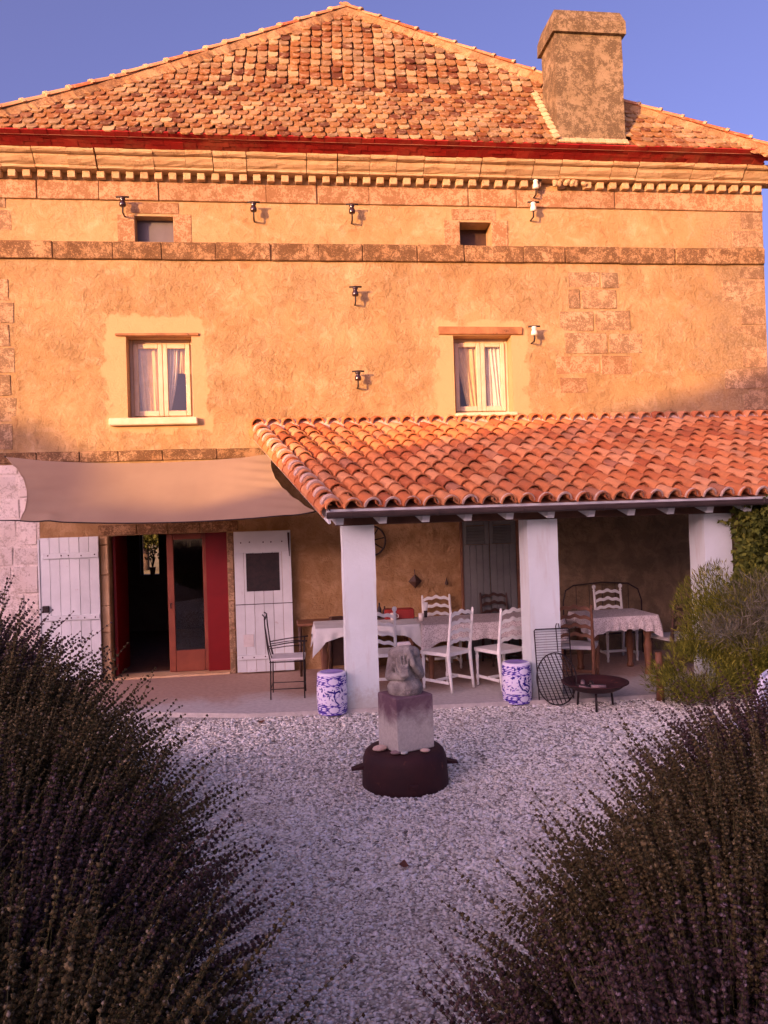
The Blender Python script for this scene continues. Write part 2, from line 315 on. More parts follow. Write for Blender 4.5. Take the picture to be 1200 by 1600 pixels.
def make_statue():
    t = NT('weathered_statue_stone')
    up = t.xyz(t.n('NewGeometry').outputs['Normal'])[2]
    b = t.noise(7, 6, 0.65, 0.4); f = t.noise(60, 6, 0.7)
    col = t.mix(t.step(b, 0.35, 0.65), (0.44, 0.42, 0.34), (0.24, 0.215, 0.185))
    col = t.mix(t.math('MULTIPLY', t.step(f, 0.56, 0.68), 0.6), col, (0.11, 0.088, 0.075))
    col = t.mix(t.math('MULTIPLY', t.step(t.noise(22, 4), 0.62, 0.7), 0.6), col, (0.58, 0.53, 0.46))
    t.bump(t.math('ADD', b, f), 1.0, 0.022)
    return t.fin(col, 0.9, 0, 0.2)
M['statue'] = make_statue()
def make_pedestal():
    t = NT('stained_pedestal_stone')
    co = t.xyz(); b = t.noise(5, 7, 0.65, 0.5); f = t.noise(50, 6, 0.7)
    v = t.step(t.math('ADD', co[2], t.math('MULTIPLY', t.math('SUBTRACT', b, 0.5), 0.45)), 0.14, 0.38)
    col = t.mix(t.step(f, 0.35, 0.65), (0.56, 0.54, 0.45), (0.46, 0.44, 0.36))
    col = t.mix(v, col, t.mix(t.step(b, 0.4, 0.6), (0.20, 0.135, 0.14), (0.145, 0.085, 0.10)))
    t.bump(t.math('ADD', b, f), 0.5, 0.01)
    return t.fin(col, 0.9, 0, 0.2)
M['pedestal'] = make_pedestal()

# ------------------------------------------------------------------ geometry helpers
class MB:
    """collects shapes into one mesh"""
    def __init__(s): s.v = []; s.f = []; s.sm = []
    def add(s, verts, faces, smooth=False):
        o = len(s.v); s.v += [tuple(x) for x in verts]; s.f += [tuple(i+o for i in f) for f in faces]; s.sm += [smooth]*len(faces); return s
    def box(s, x0, x1, y0, y1, z0, z1, jit=0.0, mat=None):
        v = [Vector((x, y, z)) for z in (z0, z1) for y in (y0, y1) for x in (x0, x1)]
        if jit: v = [p+Vector([rnd.uniform(-jit, jit) for _ in range(3)]) for p in v]
        if mat is not None: v = [mat @ p for p in v]
        return s.add(v, [(0, 2, 3, 1), (4, 5, 7, 6), (0, 1, 5, 4), (2, 6, 7, 3), (0, 4, 6, 2), (1, 3, 7, 5)])
    def bevbox(s, x0, x1, y0, y1, z0, z1, b=0.01, jit=0.0, mat=None):
        bm = bmesh.new(); bmesh.ops.create_cube(bm, size=1)
        for v in bm.verts:
            v.co = Vector((x0 if v.co.x < 0 else x1, y0 if v.co.y < 0 else y1, z0 if v.co.z < 0 else z1))
            if jit: v.co += Vector([rnd.uniform(-jit, jit) for _ in range(3)])
        bmesh.ops.bevel(bm, geom=bm.edges[:], offset=b, segments=1, affect='EDGES')
        vs = [v.co.copy() if mat is None else mat @ v.co for v in bm.verts]; bm.verts.index_update()
        s.add(vs, [[v.index for v in f.verts] for f in bm.faces]); bm.free(); return s
    def quad(s, a, b, c, d): return s.add([a, b, c, d], [(0, 1, 2, 3)])
    def tube(s, pts, r, seg=8, caps=True, smooth=True):
        pts = [Vector(p) for p in pts]; n = len(pts)
        rs = r if isinstance(r, (list, tuple)) else [r]*n
        ring = []; up = None
        for i, p in enumerate(pts):
            d = (pts[min(i+1, n-1)]-pts[max(i-1, 0)]).normalized()
            if up is None: up = Vector((0, 0, 1)) if abs(d.z) < 0.9 else Vector((1, 0, 0))
            a = d.cross(up).normalized(); b = a.cross(d).normalized(); up = b
            ring.append([p+(a*math.cos(2*PI*k/seg)+b*math.sin(2*PI*k/seg))*rs[i] for k in range(seg)])
        v = [q for rg in ring for q in rg]; f = []
        for i in range(n-1):
            for k in range(seg):
                f.append((i*seg+k, i*seg+(k+1) % seg, (i+1)*seg+(k+1) % seg, (i+1)*seg+k))
        s.add(v, f, smooth)
        if caps: s.add(ring[0], [tuple(range(seg))[::-1]]); s.add(ring[-1], [tuple(range(seg))])
        return s
    def lathe(s, prof, seg=24, c=(0, 0, 0), smooth=True, mat=None):
        v = []; f = []; n = len(prof)
        for r_, z in prof:
            for k in range(seg):
                p = Vector((c[0]+r_*math.cos(2*PI*k/seg), c[1]+r_*math.sin(2*PI*k/seg), c[2]+z)); v.append(p if mat is None else mat @ p)
        for i in range(n-1):
            for k in range(seg): f.append((i*seg+k, i*seg+(k+1) % seg, (i+1)*seg+(k+1) % seg, (i+1)*seg+k))
        if prof[0][0] > 1e-5: f.append(tuple(range(seg))[::-1])
        if prof[-1][0] > 1e-5: f.append(tuple((n-1)*seg+k for k in range(seg)))
        return s.add(v, f, smooth)
    def prism(s, poly, y0, y1, axis='y', mat=None, smooth=False):
        n = len(poly)
        mk = {'y': lambda a, b, t: Vector((a, t, b)), 'z': lambda a, b, t: Vector((a, b, t)), 'x': lambda a, b, t: Vector((t, a, b))}[axis]
        v = [mk(a, b, y0) for a, b in poly]+[mk(a, b, y1) for a, b in poly]
        if mat is not None: v = [mat @ p for p in v]
        f = [tuple(range(n)), tuple(range(2*n-1, n-1, -1))]+[(i, n+i, n+(i+1) % n, (i+1) % n) for i in range(n)]
        return s.add(v, f, smooth)
    def ball(s, c, r, seg=10, rings=6, sc=(1, 1, 1), mat=None):
        v = []; f = []
        for i in range(rings+1):
            th = PI*i/rings
            for k in range(seg):
                p = Vector((math.sin(th)*math.cos(2*PI*k/seg)*sc[0], math.sin(th)*math.sin(2*PI*k/seg)*sc[1], math.cos(th)*sc[2]))*r
                p = (mat @ p if mat is not None else p)+Vector(c); v.append(p)
        for i in range(rings):
            for k in range(seg): f.append((i*seg+k, (i+1)*seg+k, (i+1)*seg+(k+1) % seg, i*seg+(k+1) % seg))
        return s.add(v, f, True)
    def mesh(s, name):
        me = bpy.data.meshes.new(name); me.from_pydata([tuple(p) for p in s.v], [], s.f)
        me.polygons.foreach_set('use_smooth', s.sm); me.update()
        bm = bmesh.new(); bm.from_mesh(me); bmesh.ops.remove_doubles(bm, verts=bm.verts, dist=1e-6); bmesh.ops.recalc_face_normals(bm, faces=bm.faces); bm.to_mesh(me); bm.free()
        return me
    def build(s, name, mat, parent=None, loc=None, rot=None):
        return obj(name, s.mesh(name), mat, parent, loc, rot)

def obj(name, me, mat=None, parent=None, loc=None, rot=None):
    o = bpy.data.objects.new(name, me); COL.objects.link(o)
    if mat is not None and me is not None and not me.materials: me.materials.append(M[mat] if isinstance(mat, str) else mat)
    if parent is not None: o.parent = parent
    if loc is not None: o.location = loc
    if rot is not None: o.rotation_euler = rot
    return o
def tag(o, label=None, cat=None, group=None, kind=None):
    if label: o['label'] = label
    if cat: o['category'] = cat
    if group: o['group'] = group
    if kind: o['kind'] = kind
    return o
def thing(name, label, cat, loc=(0, 0, 0), rz=0.0, group=None):
    o = bpy.data.objects.new(name, None); COL.objects.link(o); o.empty_display_size = 0.1
    o.location = loc; o.rotation_euler = (0, 0, rz); return tag(o, label, cat, group)
CACHE = {}
def part(name, key, fn, mat, parent, loc=None, rot=None):
    """a part whose mesh is shared by all alike parts"""
    if key not in CACHE:
        b = MB(); fn(b); CACHE[key] = b.mesh(name)
        CACHE[key].materials.append(M[mat])
    return obj(name, CACHE[key], None, parent, loc, rot)
def np_mesh(name, verts, faces, mat=None, smooth=False):
    """verts (n,3), faces (m,k) arrays -> mesh"""
    me = bpy.data.meshes.new(name); nv = len(verts); nf, k = faces.shape
    me.vertices.add(nv); me.vertices.foreach_set('co', np.ascontiguousarray(verts, dtype=np.float32).ravel())
    me.loops.add(nf*k); me.loops.foreach_set('vertex_index', np.ascontiguousarray(faces, dtype=np.int32).ravel())
    me.polygons.add(nf); me.polygons.foreach_set('loop_start', np.arange(0, nf*k, k, dtype=np.int32))
    me.polygons.foreach_set('loop_total', np.full(nf, k, dtype=np.int32))
    if smooth: me.polygons.foreach_set('use_smooth', np.ones(nf, dtype=bool))
    me.update(calc_edges=True); me.validate()
    if mat: me.materials.append(M[mat])
    return me
def scatter(base_v, base_f, mats, offs):
    """copies of a base shape: mats (n,3,3), offs (n,3)"""
    n = len(offs); v = np.einsum('nij,kj->nki', mats, base_v)+offs[:, None, :]
    f = base_f[None]+(np.arange(n)*len(base_v))[:, None, None]
    return v.reshape(-1, 3), f.reshape(-1, base_f.shape[1])
def rand_rot(n, r=rng):
    q = r.normal(size=(n, 4)); q /= np.linalg.norm(q, axis=1, keepdims=True); w_, x, y, z = q.T
    return np.stack([np.stack([1-2*(y*y+z*z), 2*(x*y-z*w_), 2*(x*z+y*w_)], -1), np.stack([2*(x*y+z*w_), 1-2*(x*x+z*z), 2*(y*z-x*w_)], -1), np.stack([2*(x*z-y*w_), 2*(y*z+x*w_), 1-2*(x*x+y*y)], -1)], 1)
OCT_V = np.array([(1, 0, 0), (-1, 0, 0), (0, 1, 0), (0, -1, 0), (0, 0, 1), (0, 0, -1)], float)
OCT_F = np.array([(0, 2, 4), (2, 1, 4), (1, 3, 4), (3, 0, 4), (2, 0, 5), (1, 2, 5), (3, 1, 5), (0, 3, 5)])

# ------------------------------------------------------------------ ground
def smooth01(a, b, x):
    t = np.clip((x-a)/(b-a), 0, 1); return t*t*(3-2*t)
def ground_h(x, y):
    """height of the yard: nearly flat by the terrace, rising towards the camera and on a bank at the left"""
    x = np.asarray(x, float); y = np.asarray(y, float)
    edge = -1.15+0.17*(y+7.0)*-1.0*0.0
    h = -0.05+0.16*smooth01(-5.6, -8.6, y)
    h = h+0.48*smooth01(-0.75, -2.3, x+0.12*(y+8.0)*-1.0)*smooth01(-3.0, -5.2, y)
    h = h+0.14*smooth01(1.6, 2.8, x)*smooth01(-5.0, -6.5, y)
    return h
b = MB(); b.quad((-400, -400, -0.16), (400, -400, -0.16), (400, 600, -0.16), (-400, 600, -0.16))
tag(b.build('ground', 'meadow'), kind='structure')
gx, gy = np.meshgrid(np.linspace(-9, 11, 121), np.linspace(-18, -1.7, 101)); gz = ground_h(gx, gy)
vv = np.stack([gx.ravel(), gy.ravel(), gz.ravel()], -1); nx = 121
ii = np.arange(100)[:, None]*nx+np.arange(120)[None]; ff = np.stack([ii, ii+1, ii+nx+1, ii+nx], -1).reshape(-1, 4)
tag(obj('gravel_yard', np_mesh('gravel_yard', vv, ff, 'gravel', True)), kind='structure')
# loose stones lying on it
def stones(n, x0, x1, y0, y1, s0, s1):
    x = rng.uniform(x0, x1, n); y = rng.uniform(y0, y1, n); r_ = rng.uniform(s0, s1, n)*rng.choice([1, 1, 1, 1.5], n)
    sc = np.stack([r_*rng.uniform(.8, 1.5, n), r_*rng.uniform(.7, 1.1, n), r_*rng.uniform(.35, .65, n)], -1)
    a = rng.uniform(0, 2*PI, n); ca, sa = np.cos(a), np.sin(a); ti = rng.normal(0, .3, n)
    m0 = np.zeros((n, 3, 3)); m0[:, 0, 0] = ca; m0[:, 0, 1] = -sa; m0[:, 1, 0] = sa; m0[:, 1, 1] = ca; m0[:, 2, 2] = 1; m0[:, 2, 0] = ti
    m0 = m0*sc[:, None, :]
    base = OCT_V+0.0; v = np.array([(1, .3, .1), (.3, 1, -.1), (-.8, .7, .2), (-1, -.4, 0), (.1, -1, .1), (.9, -.6, -.1), (.1, .1, 1), (-.2, 0, -1)], float)
    f = [(i, (i+1) % 6, 6) for i in range(6)]+[((i+1) % 6, i, 7) for i in range(6)]
    return scatter(v, np.array(f), m0, np.stack([x, y, ground_h(x, y)+sc[:, 2]*0.35], -1))
A = [stones(36000, -2.2, 5.4, -4.6, -2.35, .006, .016), stones(42000, -1.9, 3.2, -6.6, -4.6, .0055, .0135), stones(26000, -1.2, 1.7, -9.0, -6.6, .0045, .011)]
off = 0; V_ = []; F_ = []
for v, f in A: V_.append(v); F_.append(f+off); off += len(v)
tag(obj('gravel', np_mesh('gravel', np.concatenate(V_), np.concatenate(F_), 'pebbles')), 'loose pale grey and mauve gravel covering the yard', 'gravel', kind='stuff')
b = MB(); b.prism([(-6.5, 0.5), (-6.5, -2.0), (-1.6, -2.02), (-0.5, -2.36), (0.5, -2.44), (1.8, -2.5), (3.2, -2.62), (9, -2.7), (9, 0.5)], -0.14, 0.0, 'z')
tag(b.build('terrace', 'terrace'), kind='structure')

# ------------------------------------------------------------------ farmhouse
house = thing('farmhouse', 'two-storey farmhouse with sunlit ochre plaster, stone cornice and tiled hipped roof', 'house')
HX0, HX1 = -4.0, 7.36
OPEN = {'attic_a': (-2.01, -1.49, 6.06, 6.42), 'attic_b': (2.60, 3.07, 6.05, 6.405), 'win_a': (-2.18, -1.29, 3.60, 4.74),
        'win_b': (2.445, 3.32, 3.60, 4.74), 'door': (-2.49, -0.89, 0.0, 1.985)}
RV = 0.22   # depth of the reveals
def wall_front():
    b = MB()
    xs = sorted({HX0, HX1}|{o[0] for o in OPEN.values()}|{o[1] for o in OPEN.values()}); zs = sorted({-0.15, 7.3}|{o[2] for o in OPEN.values()}|{o[3] for o in OPEN.values()})
    for i in range(len(xs)-1):
        for k in range(len(zs)-1):
            cx, cz = (xs[i]+xs[i+1])/2, (zs[k]+zs[k+1])/2
            if any(o[0] < cx < o[1] and o[2] < cz < o[3] for o in OPEN.values()): continue
            b.quad((xs[i], 0, zs[k]), (xs[i+1], 0, zs[k]), (xs[i+1], 0, zs[k+1]), (xs[i], 0, zs[k+1]))
    for x0, x1, z0, z1 in OPEN.values():
        d = RV+0.13
        b.quad((x0, 0, z0), (x0, d, z0), (x0, d, z1), (x0, 0, z1)); b.quad((x1, 0, z0), (x1, d, z0), (x1, d, z1), (x1, 0, z1))
        b.quad((x0, 0, z1), (x0, d, z1), (x1, d, z1), (x1, 0, z1)); b.quad((x0, 0, z0), (x0, d, z0), (x1, d, z0), (x1, 0, z0))
    return b
me = wall_front().mesh('wall')
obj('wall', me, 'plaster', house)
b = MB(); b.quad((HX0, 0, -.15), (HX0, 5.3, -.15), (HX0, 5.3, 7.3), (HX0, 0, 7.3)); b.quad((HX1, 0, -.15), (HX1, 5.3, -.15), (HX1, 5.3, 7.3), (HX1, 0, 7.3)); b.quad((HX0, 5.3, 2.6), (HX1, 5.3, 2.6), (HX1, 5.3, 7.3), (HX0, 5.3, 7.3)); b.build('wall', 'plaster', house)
# back wall with the window seen through the open door
b = MB(); bw = (-3.02, -2.63, 1.12, 2.05); Yb = 5.0
for x0, x1, z0, z1 in ((HX0, bw[0], -.15, 2.6), (bw[1], HX1, -.15, 2.6), (bw[0], bw[1], -.15, bw[2]), (bw[0], bw[1], bw[3], 2.6)):
    b.box(x0, x1, Yb, Yb+0.3, z0, z1)
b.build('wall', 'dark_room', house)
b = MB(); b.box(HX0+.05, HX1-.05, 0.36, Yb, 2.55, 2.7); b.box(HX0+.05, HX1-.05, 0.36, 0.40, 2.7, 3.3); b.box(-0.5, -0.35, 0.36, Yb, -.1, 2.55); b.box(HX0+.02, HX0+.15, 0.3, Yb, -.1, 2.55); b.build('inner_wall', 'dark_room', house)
b = MB(); b.box(HX0+.16, -0.36, 0.36, Yb, -.12, -.005); b.build('inner_floor', 'mid_wood', house)
wf = MB()
for x in (bw[0]+.02, bw[1]-.02): wf.box(x-.02, x+.02, Yb+.1, Yb+.15, bw[2], bw[3])
wf.build('window_frame', 'dark_wood', house)

# --- cornice, dentils, frieze and string course, block by block
def course(name, key, x0, x1, lens, mat, fn, jit=0.003):
    x = x0
    while x < x1-0.05:
        L = rnd.uniform(*lens)
        if x1-(x+L) < lens[0]*0.5: L = x1-x
        b = MB(); fn(b, L-rnd.uniform(.005, .010))
        o = b.build(name, mat, house, (x, rnd.uniform(-jit, jit), rnd.uniform(-jit, jit)), (0, rnd.uniform(-.0015, .0015), rnd.uniform(-.0015, .0015))); x += L
PROF = [(0.0, 6.995), (-0.165, 6.995), (-0.175, 7.00), (-0.18, 7.022), (-0.172, 7.03), (-0.185, 7.038), (-0.215, 7.055), (-0.245, 7.085), (-0.262, 7.118), (-0.266, 7.135), (-0.300, 7.14), (-0.326, 7.150), (-0.338, 7.168), (-0.338, 7.198), (0.0, 7.205)]
def cornice_fn(b, L):
    n = len(PROF); rag = [rnd.gauss(0, 0.004) for _ in PROF]; k = 3; v = []
    for i in range(k+1):
        for j, (y, z) in enumerate(PROF):
            v.append((L*i/k, y+(rag[j]+rnd.gauss(0, 0.003) if 1 < j < n-1 else 0), z+(rnd.gauss(0, 0.0025) if 1 < j < n-1 else 0)))
    f = [tuple(range(n)), tuple(range(k*n+n-1, k*n-1, -1))]+[(i*n+j, (i+1)*n+j, (i+1)*n+(j+1) % n, i*n+(j+1) % n) for i in range(k) for j in range(n)]
    b.add(v, f)
course('cornice_block', 'c', HX0-.1, HX1+.25, (0.36, 0.46), 'cornice', cornice_fn)
def dent(b): b.bevbox(-.052, .052, -.115, 0, 6.895, 6.992, 0.006, 0.003)
x = HX0+0.02
k = 0
while x < HX1:
    broken = 3.85 < x < 4.45
    if not broken or k % 3 == 0:
        o = part('dentil', 'dentil%d' % (k % 4), dent, 'cornice', house, (x, 0, 0))
        if broken: o.location.y = 0.06; o.location.z = 0.01
    x += 0.193+rnd.uniform(-.004, .004); k += 1
# broken stretch of cornice beside the chimney: rough rubble bits
for i in range(9):
    bx, bz = rnd.uniform(3.85, 4.5), rnd.uniform(6.93, 7.02)
    b = MB(); b.ball((0, 0, 0), rnd.uniform(.035, .06), 7, 4, (1.2, .8, .8), Euler((rnd.random()*3, rnd.random()*3, 0)).to_matrix())
    for f_ in range(len(b.sm)): b.sm[f_] = False
    b.build('rubble', 'cornice', house, (bx, -.13, bz))
course('frieze_block', 'f', HX0, HX1, (0.68, 0.86), 'frieze', lambda b, L: b.bevbox(0, L, -.032, .05, 6.632, 6.888, 0.007, 0.003))
course('string_course_block', 's', HX0, HX1, (0.62, 0.95), 'string', lambda b, L: b.bevbox(0, L, -.048, .05, 5.808, 6.048, 0.010, 0.005))
course('ledge_block', 'l', HX0, -0.30, (0.5, 0.8), 'string', lambda b, L: b.bevbox(0, L, -.03, .05, 3.01, 3.155, 0.008, 0.005))
# stone round the attic openings
for nm, (x0, x1, z0, z1) in (('a', OPEN['attic_a']), ('b', OPEN['attic_b'])):
    for bx in ((x0-.24, x0-.004, z0, z1+.02), (x1+.004, x1+.25, z0, z1+.03), (x0-.12, x1+.08, z1+.034, z1+.19)):
        b = MB(); b.bevbox(bx[0], bx[1], -.010, .05, bx[2], bx[3], 0.006, 0.004); b.build('surround_stone', 'frieze', house)
# quoins and exposed stones in the plaster
def stone(x0, x1, z0, z1, mat, p=0.010):
    b = MB(); cx, cz = (x0+x1)/2, (z0+z1)/2
    b.bevbox(x0-cx, x1-cx, -p, .05, z0-cz, z1-cz, 0.014, 0.010); b.build('quoin', mat, house, (cx, 0, cz))
z = 3.25; k = 0
while z < 5.75:
    h = rnd.uniform(.27, .36); stone(HX1-(.42 if k % 2 else .72), HX1-.004, z, min(z+h-.012, 5.795), 'quoin', .006); z += h; k += 1
z = 3.2; k = 0
while z < 6.6:
    h = rnd.uniform(.30, .42)
    if not 5.42 < z < 6.05: stone(HX0+.004, HX0+(.36 if k % 2 else .30), z, z+h-.012, 'quoin', .006)
    z += h; k += 1
stone(6.85, HX1-.004, 6.07, 6.34, 'quoin'); stone(6.98, HX1-.004, 6.355, 6.62, 'quoin')
for r_, z0, z1, edges in ((0, 5.44, 5.68, (4.20, 4.72, 5.02)), (1, 5.13, 5.42, (4.20, 4.40, 4.97)), (2, 4.80, 5.10, (4.05, 4.60, 5.18)), (3, 4.46, 4.77, (4.12, 4.80, 5.36)), (4, 4.14, 4.43, (3.98, 4.66, 5.18)), (5, 3.86, 4.11, (4.02, 4.48))):
    for a, c in zip(edges[:-1], edges[1:]): stone(a+.008, c-.008, z0, z1, 'quoin' if r_ < 4 else 'frieze', .007)
# limewashed rubble beside the door at the left
b = MB(); b.bevbox(HX0+.002, -3.39, -.004, .03, 0.0, 2.985, .002); b.build('limewash', 'white_stone', house)
z = -0.02; k = 0
while z < 2.95:
    h = rnd.uniform(.26, .40); x = HX0+.004; first = True
    while x < -3.42:
        L = rnd.uniform(.22, .46); e = min(x+L, -3.40+(rnd.uniform(0, .14) if z > 2.02 else 0))
        if e-x > .08: stone(x, e-.016, z, min(z+h-.018, 2.99), 'white_stone', rnd.uniform(.008, .02))
        x += L
    z += h
# door lintel and jamb stones
x = -2.62
for L in (.52, .42, .44, .52): 
    b = MB(); b.bevbox(0, L-.012, -.014, .05, 1.992, 2.135, .008, .004); b.build('lintel_stone', 'string', house, (x, 0, 0)); x += L
for x0, x1 in ((-2.60, -2.494), (-.886, -.80)):
    z = 0.0
    while z < 1.9:
        h = min(rnd.uniform(.28, .46), 1.985-z); b = MB(); b.bevbox(x0, x1, -.016, .1, z, z+h-.01, .010, .006); b.build('jamb_stone', 'mortar' if x0 < -2 else 'quoin', house); z += h

# --- windows
def window(op, label, mullion, lintel, sill, curtains):
    x0, x1, z0, z1 = op; w_ = obj('window', None, None, house); w_['label'] = label
    y = RV
    def bar(a, c, d, e, yy=y, th=.05):
        b = MB(); b.bevbox(a, c, yy-th/2, yy+th/2, d, e, .006); b.build('frame', 'cream_frame', w_)
    bar(x0, x0+.05, z0, z1, y+.03); bar(x1-.05, x1, z0, z1, y+.03); bar(x0+.052, x1-.052, z1-.055, z1, y+.03); bar(x0+.052, x1-.052, z0, z0+.05, y+.03)
    xm = (x0+x1)/2+.015
    for a, c in ((x0+.055, xm-.003), (xm+.003, x1-.055)):
        bar(a, a+.062, z0+.055, z1-.06); bar(c-.062, c, z0+.055, z1-.06); bar(a+.064, c-.064, z1-.125, z1-.06); bar(a+.064, c-.064, z0+.055, z0+.13)
        b = MB(); b.quad((a+.05, y, z0+.11), (c-.05, y, z0+.11), (c-.05, y, z1-.11), (a+.05, y, z1-.11)); b.build('pane', 'glass', w_)
    for pts, zt, zb, mat, yy in curtains:
        n = 60; v = []; f = []; rows = 14
        for j in range(rows+1):
            t = j/rows; z_ = zt+(zb-zt)*t; a, c = pts(t)
            for i in range(n+1):
                u = i/n; v.append((a+(c-a)*u, yy+.018*math.sin(u*26+t*1.5)+.006*math.sin(u*61), z_))
        for j in range(rows):
            for i in range(n): q = j*(n+1)+i; f.append((q, q+1, q+n+2, q+n+1))
        b = MB(); b.add(v, f, True); b.build('curtain', mat, w_)
    if lintel:
        a, c, d, e = lintel; b = MB(); b.bevbox(a, c, -.035, .10, d, e, .01, .008); b.build('lintel', 'lintel_wood', w_)
    if sill:
        a, c, d, e = sill; b = MB(); b.bevbox(a, c, -.10, RV-.01, d, e, .012, .004); b.build('sill', 'sill_stone', w_)
    return w_
x0, x1 = OPEN['win_a'][:2]; xm = (x0+x1)/2
window(OPEN['win_a'], 'upstairs window above the shade sail, net curtains behind glass', xm, (-2.32, -1.18, 4.742, 4.785), (-2.42, -1.23, 3.50, 3.595),
       [(lambda t: (x0+.06+.10*t, xm+.02), 4.70, 3.62, 'curtain', .285), (lambda t: (xm+.03, x1-.22-.16*t*t), 4.70, 3.62, 'lace', .30), (lambda t: (xm+.03, x1-.06), 4.70, 4.28, 'curtain', .33)])
y0, y1 = OPEN['win_b'][:2]; ym = (y0+y1)/2
window(OPEN['win_b'], 'upstairs window above the porch roof with parted curtains', ym, (2.22, 3.49, 4.748, 4.86), (2.44, 3.36, 3.545, 3.598),
       [(lambda t: (y0+.05+.22*t, ym+.03), 4.70, 3.62, 'curtain', .285), (lambda t: (ym+.04, ym+.22+.06*t), 4.70, 3.62, 'lace', .30), (lambda t: (y1-.30+.12*t, y1-.04), 4.70, 3.62, 'lace', .285), (lambda t: (ym+.1, y1-.1), 4.70, 3.62, 'curtain', .34)])
x0, x1, z0, z1 = OPEN['attic_a']; b = MB(); b.box(x0, x1, RV-.06, RV-.03, z0, z1); tag(b.build('attic_pane', 'attic_pane', house), 'grey pane closing the attic opening')
x0, x1, z0, z1 = OPEN['attic_b']; b = MB(); b.box(x0, x1, RV+.08, RV+.12, z0, z1); b.build('attic_dark_sheet', 'dark_wood', house)  # dark sheet in place of the unlit space inside the opening

# --- door
dr = tag(obj('door', None, None, house), 'wide doorway with red painted boards, one glazed leaf and one open leaf')
y = 0.20
b = MB(); b.bevbox(-2.470, -2.430, y-.06, y+.72, .03, 1.975, .004); tag(b.build('open_leaf', 'red_paint', dr), 'red door leaf standing open into the dark room')
b = MB(); b.bevbox(-1.20, -.892, y-.05, y-.01, .02, 1.983, .004); tag(b.build('red_board', 'red_paint', dr), 'bright red board at the right of the door')
for a, c, d, e in ((-1.745, -1.655, .03, 1.98), (-1.25, -1.19, .03, 1.98), (-1.652, -1.253, .03, .33), (-1.652, -1.253, 1.90, 1.98)):
    b = MB(); b.bevbox(a, c, y-.005, y+.045, d, e, .004); b.build('leaf_frame', 'door_wood', dr)
b = MB(); b.quad((-1.66, y+.018, .32), (-1.245, y+.018, .32), (-1.245, y+.018, 1.91), (-1.66, y+.018, 1.91)); b.build('pane', 'door_glass', dr)
b = MB(); b.bevbox(-2.488, -.892, -.03, .30, -.02, .024, .006); b.build('threshold', 'mortar', dr)
b = MB(); b.tube([(-1.70, y-.012, 1.0), (-1.70, y-.05, 1.0), (-1.70, y-.055, .93)], .009); b.build('handle', 'iron', dr)

# --- shutters folded back on the wall
def shutter(x0, x1, z0, z1, yy, label, hole=None, bands=(), n=6):
    s_ = tag(obj('shutter', None, None, house), label)
    w_ = (x1-x0)/n
    for i in range(n):
        a, c = x0+i*w_, x0+(i+1)*w_-.004
        segs = [(z0, z1)]
        if hole and c > hole[0]+.01 and a < hole[1]-.01: segs = [(z0, hole[2]), (hole[3], z1)]
        if hole and a < hole[0] < c: b = MB(); b.bevbox(a, hole[0], yy, yy+.03, hole[2]-.001, hole[3]+.001, .002); b.build('plank', 'white_paint', s_)
        if hole and a < hole[1] < c: b = MB(); b.bevbox(hole[1], c, yy, yy+.03, hole[2]-.001, hole[3]+.001, .002); b.build('plank', 'white_paint', s_)
        for d, e in segs:
            b = MB(); dy = rnd.uniform(-.0025, .0025); b.bevbox(a, c, yy+dy, yy+.03+dy, d+rnd.uniform(0, .006), e, .003); b.build('plank', 'white_paint', s_)
    for a, c, d, e in bands:
        b = MB(); b.bevbox(a, c, yy-.026, yy-.003, d, e, .005); b.build('batten', 'white_paint', s_)
        for i in range(5):
            b = MB(); b.lathe([(.010, 0), (.010, .004), (.005, .008)], 8, mat=Matrix.Translation((a+(c-a)*(i+.5)/5+rnd.uniform(-.03, .03), yy-.025, (d+e)/2+rnd.uniform(-.01, .01))) @ Matrix.Rotation(PI/2, 4, 'X')); b.build('bolt', 'rust', s_)
    return s_
sa = shutter(-3.37, -2.60, 0.03, 1.985, -.09, 'white plank shutter folded back left of the door', None, ((-3.33, -2.605, 1.70, 1.775), (-3.33, -2.605, .86, .93)))
b = MB(); b.bevbox(-3.395, -3.372, -.10, -.055, .03, 1.97, .004); b.build('edge_strip', 'white_paint', sa)
b = MB(); b.bevbox(-3.35, -3.26, -.125, -.092, .98, 1.07, .01); b.build('latch', 'iron', sa)
sb = shutter(-.785, .004, 0.02, 1.985, -.11, 'white plank shutter with dark square opening right of the door', (-.625, -.165, 1.145, 1.675), ((-.78, -.03, 1.69, 1.98), (-.78, 0, .20, .265)))
b = MB(); b.box(-.64, -.15, -.092, -.086, 1.13, 1.69); b.build('dark_pane', 'iron', sb)
b = MB(); b.bevbox(-.69, -.55, -.120, -.113, .38, .55, .002); tag(b.build('patch', 'cushion', sb), 'small grey patch on the shutter')
b = MB(); b.tube([(-.03, -.145, 1.95), (-.028, -.148, 1.80), (-.022, -.14, 1.62)], [.014, .010, .005]); b.build('bolt', 'rust', sb)
b = MB(); b.box(-.785, .004, -.1135, -.111, .962, .972); b.build('seam', 'iron', sb)

# --- eave of red tiles under the roof edge, three lapping courses
for r_ in range(3):
    x = -4.28+(r_ % 2)*.09
    while x < 7.2:
        Lx = .172; y_in, z_in = -.335-.066*r_, 7.211+.028*r_
        def redt(b): b.prism([(-.084, -.012), (.084, -.012), (.084, .0), (.084, .012), (-.084, .012)], -.115, 0.0, 'y')
        part('eave_tile', 'eavet', redt, 'red_tile', house, (x, y_in+rnd.uniform(-.006, .006), z_in+rnd.uniform(-.004, .004)), (R(-25)+rnd.uniform(-.04, .04), 0, rnd.uniform(-.02, .02))); x += Lx
b = MB(); b.box(HX0-.2, 7.2, -.34, .2, 7.208, 7.235); b.build('eave_bed', 'red_tile', house)

